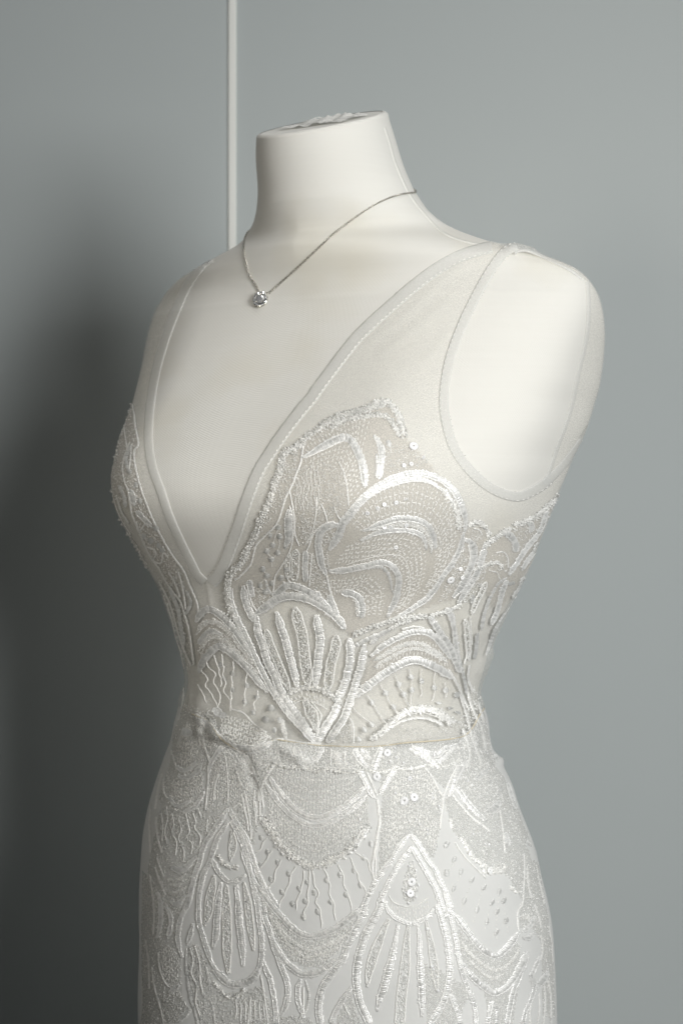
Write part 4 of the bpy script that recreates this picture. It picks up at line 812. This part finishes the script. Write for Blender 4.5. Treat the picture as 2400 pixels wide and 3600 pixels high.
for a in ([(490,1440),(512,1560),(490,1650),(540,1760),(530,1900)],[(560,1480),(592,1620),(562,1720),(620,1850),(615,1980)],[(640,1440),(682,1640),(650,1700),(712,1780),(700,1890)],[(720,1440),(752,1530),(740,1600),(802,1700),(788,1810)],[(780,1400),(812,1490)],[(430,1360),(440,1500),(410,1640),(440,1780)],[(370,1440),(390,1580),(380,1750)]): cord('F', a, 14)
dots('F', [(500,1660),(585,1565),(755,1700),(380,1600),(420,1430),(345,1440),(770,1410),(820,1335),(600,1780),(440,1750),(660,1590)], 40, 66, 85)
for a in ([(395,1060),(400,1200),(450,1300)],[(310,1480),(320,1640),(345,1760),(380,1880)],[(480,740),(520,880),(545,960)],[(250,1350),(240,1600),(250,1880)],[(620,60),(600,230),(560,420)],[(660,430),(650,500)],[(380,1000),(330,1200),(300,1400)]): cord('F', a, 24)
seeds('F', [(500,560),(600,300),(740,300),(760,520),(600,500),(470,900)], .3, 3); seeds('F', [(600,220),(740,260),(900,360),(1020,560),(860,560),(740,480)], .8, 3.2); band('F', [(760,440),(830,430),(880,520)], 50, (.2,.2)); band('F', [(930,300),(1000,300),(1050,380)], 40)
band('G', [(480,160),(560,185),(640,160),(700,95),(765,20)], 80, (.3,.7), hk=1.3); band('G', [(465,525),(540,565),(600,505),(645,455)], 56, (.3,.5), hk=1.2)
for a in ([(440,290),(540,300),(640,230)],[(450,345),(540,355),(650,290)],[(450,430),(540,430),(640,370)]): beads('G', a, 40, edges=False)
band('G', [(325,420),(360,540),(366,700),(350,850),(318,950)], 42, (.2,.2)); band('G', [(425,590),(470,680),(476,800),(438,940)], 40, (.2,.2)); band('G', [(722,770),(690,900),(650,1020)], 48, (.4,.3)); band('G', [(650,1050),(638,1180),(660,1400),(690,1600),(740,1750),(775,1900)], 36, (.2,.02))
band('G', [(860,1240),(890,1380),(905,1510)], 34, (.3,.2)); band('G', [(905,1590),(940,1720),(965,1900)], 32, (.3,.02)); dots('G', [(680,1240),(690,1380),(770,1320),(770,1480),(840,1630),(780,1630),(780,1440),(760,1180),(690,1090),(800,1810)], 38, 64, 80)
for a in ([(690,1040),(720,1180),(700,1320),(760,1460),(750,1640),(800,1800)],[(740,1020),(790,1200),(800,1400),(830,1560)],[(340,1090),(350,1250),(400,1400),(455,1475)],[(250,250),(280,500),(292,720),(280,900)],[(300,150),(350,300),(420,460)],[(320,40),(360,150),(400,260)],[(150,1350),(160,1600),(140,1880)],[(270,1250),(290,1450),(360,1700),(400,1880)],[(200,950),(230,1200),(240,1500)]): cord('G', a, 22)
net('G', [(390,1040),(460,1030),(530,1060)], [(390,1380),(460,1420),(560,1400)], 9, 6); band('G', [(455,1545),(520,1490),(570,1445)], 56, (.3,.4)); band('G', [(560,1860),(620,1790),(690,1715)], 58, (.3,.4)); seeds('G', [(400,1560),(560,1500),(660,1680),(560,1860),(400,1860),(380,1650)], .9, 3.2); seeds('G', [(660,1030),(760,1000),(900,1240),(960,1500),(1000,1880),(780,1880),(660,1400)], .4, 3); seeds('G', [(980,1560),(1440,1480),(1540,1880),(1000,1880)], .45, 3.2)
seeds('G', [(160,200),(260,300),(290,900),(300,1500),(380,1880),(160,1880),(150,900)], .3, 3)
for k in range(7): cord('G', [(1190+k*52,1620+random.randint(-30,40)),(1200+k*50,1720),(1185+k*55,1800+random.randint(-20,60))], 20)
seeds('X', [(1655,2400),(1690,2450),(1712,2560),(1735,2690),(1690,2700),(1640,2620),(1600,2560),(1640,2480)], .9, 3)
for q in ([(1640,2420),(1655,2480),(1690,2560),(1705,2640)],[(1615,2440),(1640,2520),(1660,2600),(1690,2680)],[(1680,2470),(1698,2540)],[(1625,2560),(1650,2640),(1640,2700)]): cord('X', q, 9)
# lace hem lying over the waist, and fine ground stitching between the motifs
WS = [(700,2560),(800,2610),(880,2650),(960,2600),(1050,2612),(1229,2624),(1393,2616),(1585,2600),(1660,2560),(1700,2640),(1720,2700),(1560,2705),(1380,2712),(1270,2712),(1050,2700),(960,2690),(860,2740),(760,2640),(690,2620)]
seeds('X', WS, 1.1, 3); seeds('X', [(660,2540),(760,2560),(800,2640),(880,2700),(880,2760),(700,2700),(630,2620)], .8, 3)
for x in range(700, 1700, 26):
    y0 = float(np.interp(x, seam_x, seam_y)); line('X', [(x+random.uniform(-6,6),y0+random.uniform(4,20)),(x+random.uniform(-10,10),y0+45),(x+random.uniform(-14,14),y0+85)], 3.4, 14, 4, wob=1.2)
for x0, x1 in ((880,985),(975,1060),(1050,1160),(1150,1290),(1290,1390),(1380,1500),(1500,1620)):
    q = [(x, float(np.interp(x, seam_x, seam_y))+82+10*math.sin(math.pi*(x-x0)/(x1-x0))+random.uniform(-3,3)) for x in np.linspace(x0, x1, 6)]; fuzzy('X', q, 13)
for x0, x1 in ((690,790),(780,900),(890,1000),(1000,1130)): cord('X', [(x, float(np.interp(x, seam_x, seam_y))-6+5*math.sin(math.pi*(x-x0)/(x1-x0))) for x in np.linspace(x0, x1, 5)], 8)
for P_ in ([(1500,3600),(1480,3380),(1560,3420),(1660,3480),(1600,3600)],[(1700,3480),(1800,3400),(1840,3350),(1800,3600),(1720,3600)],[(520,3060),(560,2860),(640,2700),(700,2760),(720,2860),(700,3100),(560,3300)],[(500,3100),(640,3100),(640,3590),(500,3590)],[(1600,2750),(1700,2700),(1800,2850),(1860,3000),(1900,3300),(1800,3100),(1700,3000)],[(560,2800),(620,2620),(700,2640),(720,2800),(600,2950)],[(880,2700),(1000,2690),(960,2780),(900,2900)]): seeds('X', P_, .45, 2.8)
SEEDPOLY += [np.array(T('H', q)) for q in ([(305,410),(470,650),(680,828),(900,848),(1120,745),(1355,515),(1280,340),(430,260)],[(255,475),(430,720),(680,918),(900,935),(1220,762),(1385,600),(1390,960),(1240,1150),(1000,1330),(760,1390),(540,1280),(370,1080),(250,870)])]
m_ = np.zeros(FP.shape[:-1], bool)
for p in SEEDPOLY: m_ |= inside(p, FP)
m_ &= ffront & skirt_f
child('net_ground', submesh('net_ground', m_, DG+DN*.00025), M_netskirt, skirt)
for key in ('bodice', 'skirt'):
    p_ = bodice if key == 'bodice' else skirt
    V, Fq = join([g for g in SEEDS[key] if len(g[0])]); child('seed_stitching', mesh('seed_stitching', V, Fq, False), M_seed, p_, kind='stuff')
    V, Fq = join(FINE[key]); child('running_stitches', mesh('running_stitches', V, Fq), M_fine, p_, kind='stuff')
# ------------------------------------------------------------------ bindings, seams, necklace
def ribbon(name, p, w0, w1, surf, m, parent, h=.0012, edge=.00002, step=4, nx=7, **props):
    """a flat folded strip; w0 and w1 are pixel offsets to either side of the traced line"""
    p2, u = spline(p, step); t = np.gradient(p2, axis=0); t /= np.linalg.norm(t, axis=1, keepdims=True)+1e-9; nn = np.stack([-t[:, 1], t[:, 0]], 1)
    rows = []
    for k, v in enumerate(np.linspace(0, 1, nx)):
        q = p2+nn*(w0+(w1-w0)*v); C, Nn, ok = surf.many(q)
        hh = edge+(h-edge)*(1-(2*v-1)**2)
        rows.append((C, Nn, hh))
    Nm = rows[nx//2][1]
    V = [np.stack([C+Nm*hh for C, Nn, hh in rows], 1)]
    V.append(np.stack([rows[0][0]-Nm*.0001, rows[-1][0]-Nm*.0001], 1))
    V = np.concatenate([V[1][:, :1], V[0], V[1][:, 1:]], 1); n = nx+2
    i, j = np.meshgrid(np.arange(len(u)-1), np.arange(n-1), indexing='ij')
    Fq = np.stack([i*n+j, i*n+j+1, (i+1)*n+j+1, (i+1)*n+j], -1).reshape(-1, 4)
    return child(name, mesh(name, V.reshape(-1, 3), Fq), m, parent, **props)
ribbon('neckline_binding', V_LEFT, -5, 28, SURF, M_bind, bodice, h=.0005)
ribbon('neckline_binding', V_RIGHT, -4, 40, SURF, M_bind, bodice, h=.0004)
ribbon('armhole_binding', ARM_F, -5, 30, SURF, M_bind, bodice, h=.0004)
ribbon('armhole_binding', ARM_B, -4, 9, SURF, M_bind, bodice, h=.0003)
ribbon('armhole_binding', [(1806,890),(1822,882),(1850,880),(1897,897),(1950,921),(2005,950),(2045,978)], -5, 6, SURF, M_bind, bodice, h=.0006)
ribbon('armhole_binding', T('O', [(1050,1905),(1130,1830),(1240,1700),(1330,1560)]), -2, 26, SURF, M_bind, bodice, h=.0004)
# stitching on the bindings
def stitch(pts, offp, parent=bodice):
    p2, u = spline(pts, 8); t = np.gradient(p2, axis=0); t /= np.linalg.norm(t, axis=1, keepdims=True)+1e-9
    q = p2+np.stack([-t[:, 1], t[:, 0]], 1)*offp
    return strip_geo(q[::2], 1.5, 12, 7, hgt=.0007)
V, Fq = join([stitch(V_RIGHT, 35), stitch(ARM_F, 26)])
child('binding_stitches', mesh('binding_stitches', V, Fq), M_fine, bodice, kind='stuff')
ribbon('waist_seam', SEAM[1:-1], -2, 3.5, SURF, M_seamline, bodice, h=.0007)
ribbon('waist_strip_edge', T('E', [(-40,1440),(60,1443),(260,1452),(500,1470),(720,1472),(820,1462)]), -2, 2, SURF, M_fine, skirt, h=.0007)
ribbon('seam_tape', T('P', [(1285,290),(1320,400),(1350,510),(1385,600),(1430,700),(1470,770),(1530,850)])+T('O', [(440,365),(560,420),(700,450)]), 0, 7, BODY, M_seam, mannequin, h=.0003, edge=.0002, nx=4)

neck = empty('necklace', (0, 0, -1.2), label="fine silver chain necklace with a diamond cluster pendant round the bare neck", category='necklace')
bpy.context.view_layer.update()
CL = T('P', [(352,985),(330,1030),(312,1080),(315,1150),(330,1230),(355,1310),(390,1370),(418,1422)])
CR = T('P', [(484,1432),(540,1382),(610,1325),(700,1245),(780,1165),(870,1070),(950,1008),(1040,930),(1150,862),(1250,808),(1350,767),(1430,747),(1476,740)])
cx_ = np.array(CR); pf = np.polyfit(cx_[:, 0], cx_[:, 1], 3); xs_ = np.linspace(cx_[0, 0], cx_[-1, 0], 24); CR = list(zip(xs_, np.polyval(pf, xs_)))
def on_body(p, lift=.0007):
    q, _ = spline(p, 3); C, Nn, ok = BODY.many(q); return (C+Nn*lift)[ok]
pl, pr = on_body(CL), on_body(CR)
# round the back of the neck along the rings of the form
def nearest_ring(P):
    d = np.linalg.norm(G-P, axis=-1); return np.unravel_index(d.argmin(), d.shape)
i1, j1 = nearest_ring(pr[-1]); i0, j0 = nearest_ring(pl[0])
f_, r_ = [], ((j0-j1) % NT)
step = 1
jm = int(j1+r_/2) % NT
if (GN[i1, jm]*np.array([0, -1, 0])).sum() > 0: step, r_ = -1, (j1-j0) % NT
sgn_back = []
for k in range(4, r_-3, 4):
    t = k/r_; sag = 10*math.sin(math.pi*t)
    i = int(round(i1+(i0-i1)*t-sag)); j = (j1+step*k) % NT; sgn_back.append(G[i, j]+GN[i, j]*.0008)
path = np.vstack([pr, np.array(sgn_back).reshape(-1, 3), pl])
s_ = np.concatenate([[0], np.cumsum(np.linalg.norm(np.diff(path, axis=0), axis=1))])
pitch = .00165; nl = int(s_[-1]/pitch); us = np.linspace(0, s_[-1], nl); PP = np.stack([np.interp(us, s_, path[:, q]) for q in range(3)], 1)
V, Fq = [], []; ns, nm = 8, 5
for k in range(nl-1):
    c = (PP[k]+PP[k+1])/2; t = PP[k+1]-PP[k]; t /= np.linalg.norm(t)+1e-12
    n = c-np.array([0, 0, c[2]]); n -= t*(n@t); n /= np.linalg.norm(n)+1e-12; b = np.cross(t, n)
    a = (0 if k % 2 else math.pi/2)+random.gauss(.5, .3); u_, v_ = n*math.cos(a)+b*math.sin(a), None; o = len(V)
    w_ = u_; x_ = np.cross(t, w_)
    for i in range(ns):
        th = 2*math.pi*i/ns; p = c+t*math.cos(th)*.0012+w_*math.sin(th)*.00075; d = t*math.cos(th)+w_*math.sin(th)
        for j in range(nm):
            ph = 2*math.pi*j/nm; V.append(p+(d*math.cos(ph)+x_*math.sin(ph))*.00031)
    for i in range(ns):
        for j in range(nm): Fq.append((o+i*nm+j, o+((i+1) % ns)*nm+j, o+((i+1) % ns)*nm+(j+1) % nm, o+i*nm+(j+1) % nm))
child('chain', mesh('chain', np.array(V), np.array(Fq)), M_silver, neck, kind='stuff')
# pendant: round stone in a halo of small stones
h, n, ok = BODY.at(918, 1056); n = np.array(n); h = np.array(h)
n = n*.8+np.array([.10, -.45, .05]); n /= np.linalg.norm(n)
zz = np.array([0, 0, 1.]); up_ = zz-n*(zz@n); up_ /= np.linalg.norm(up_); sd = np.cross(up_, n); pc = h+n*.0022
def loc3(x, y, z): return pc+(sd*x+up_*y+n*z)*1.04
def lathe(prof, ns, c=(0, 0, 0), sx=1, sy=1, tilt=0):
    V, Fq = [], []; ta, tb = random.gauss(0, tilt), random.gauss(0, tilt)
    for r, z in prof:
        for k in range(ns): V.append(loc3(c[0]+r*sx*math.cos(2*math.pi*(k+.5)/ns), c[1]+r*sy*math.sin(2*math.pi*(k+.5)/ns), c[2]+z+ta*r*math.cos(2*math.pi*(k+.5)/ns)+tb*r*math.sin(2*math.pi*(k+.5)/ns)))
    m_ = len(prof)
    for i in range(m_-1):
        for k in range(ns): Fq.append((i*ns+k, i*ns+(k+1) % ns, (i+1)*ns+(k+1) % ns, (i+1)*ns+k))
    Fq.append(tuple(range(ns))[::-1]); Fq.append(tuple((m_-1)*ns+k for k in range(ns))); return V, Fq
V, Fq = lathe([(.0030, -.002), (.0058, -.0012), (.0064, -.0002), (.0058, .0006), (.0040, .0002), (.0036, -.0006)], 40, sy=1.08)
pend = child('pendant', mesh('pendant', V, Fq), M_silver, neck)
V, Fq = lathe([(.0004, -.0014), (.0038, .0005), (.0039, .0008), (.0030, .0018), (.0022, .0021)], 10)
child('center_stone', mesh('center_stone', V, Fq, False), M_dia, pend)
nst = 15; small = []
for k in range(nst):
    a = 2*math.pi*k/nst; V, Fq = lathe([(.0002, -.0004), (.00105, .0002), (.00100, .0005), (.0006, .0008)], 7, (.0050*math.cos(a), .0054*math.sin(a), .0004), tilt=.35)
    child('halo_stone', mesh('halo_stone', V, Fq, False), M_dia, pend)
for k in range(4):
    a = math.pi/4+k*math.pi/2; V, Fq = lathe([(.0004, 0), (.0005, .0016), (.0003, .0021)], 6, (.0036*math.cos(a), .0036*math.sin(a), 0)); child('prong', mesh('prong', V, Fq), M_silver, pend)
for s in (-1, 1):
    V, Fq = [], []
    for i in range(12):
        th = 2*math.pi*i/12
        for j in range(6):
            ph = 2*math.pi*j/6; r = .0010+.0003*math.cos(ph); V.append(loc3(s*.0042+r*math.cos(th), .0052+r*math.sin(th), .0003*math.sin(ph)-.0006))
    for i in range(12):
        for j in range(6): Fq.append((i*6+j, ((i+1) % 12)*6+j, ((i+1) % 12)*6+(j+1) % 6, i*6+(j+1) % 6))
    child('bail_ring', mesh('bail_ring', V, Fq), M_silver, pend)
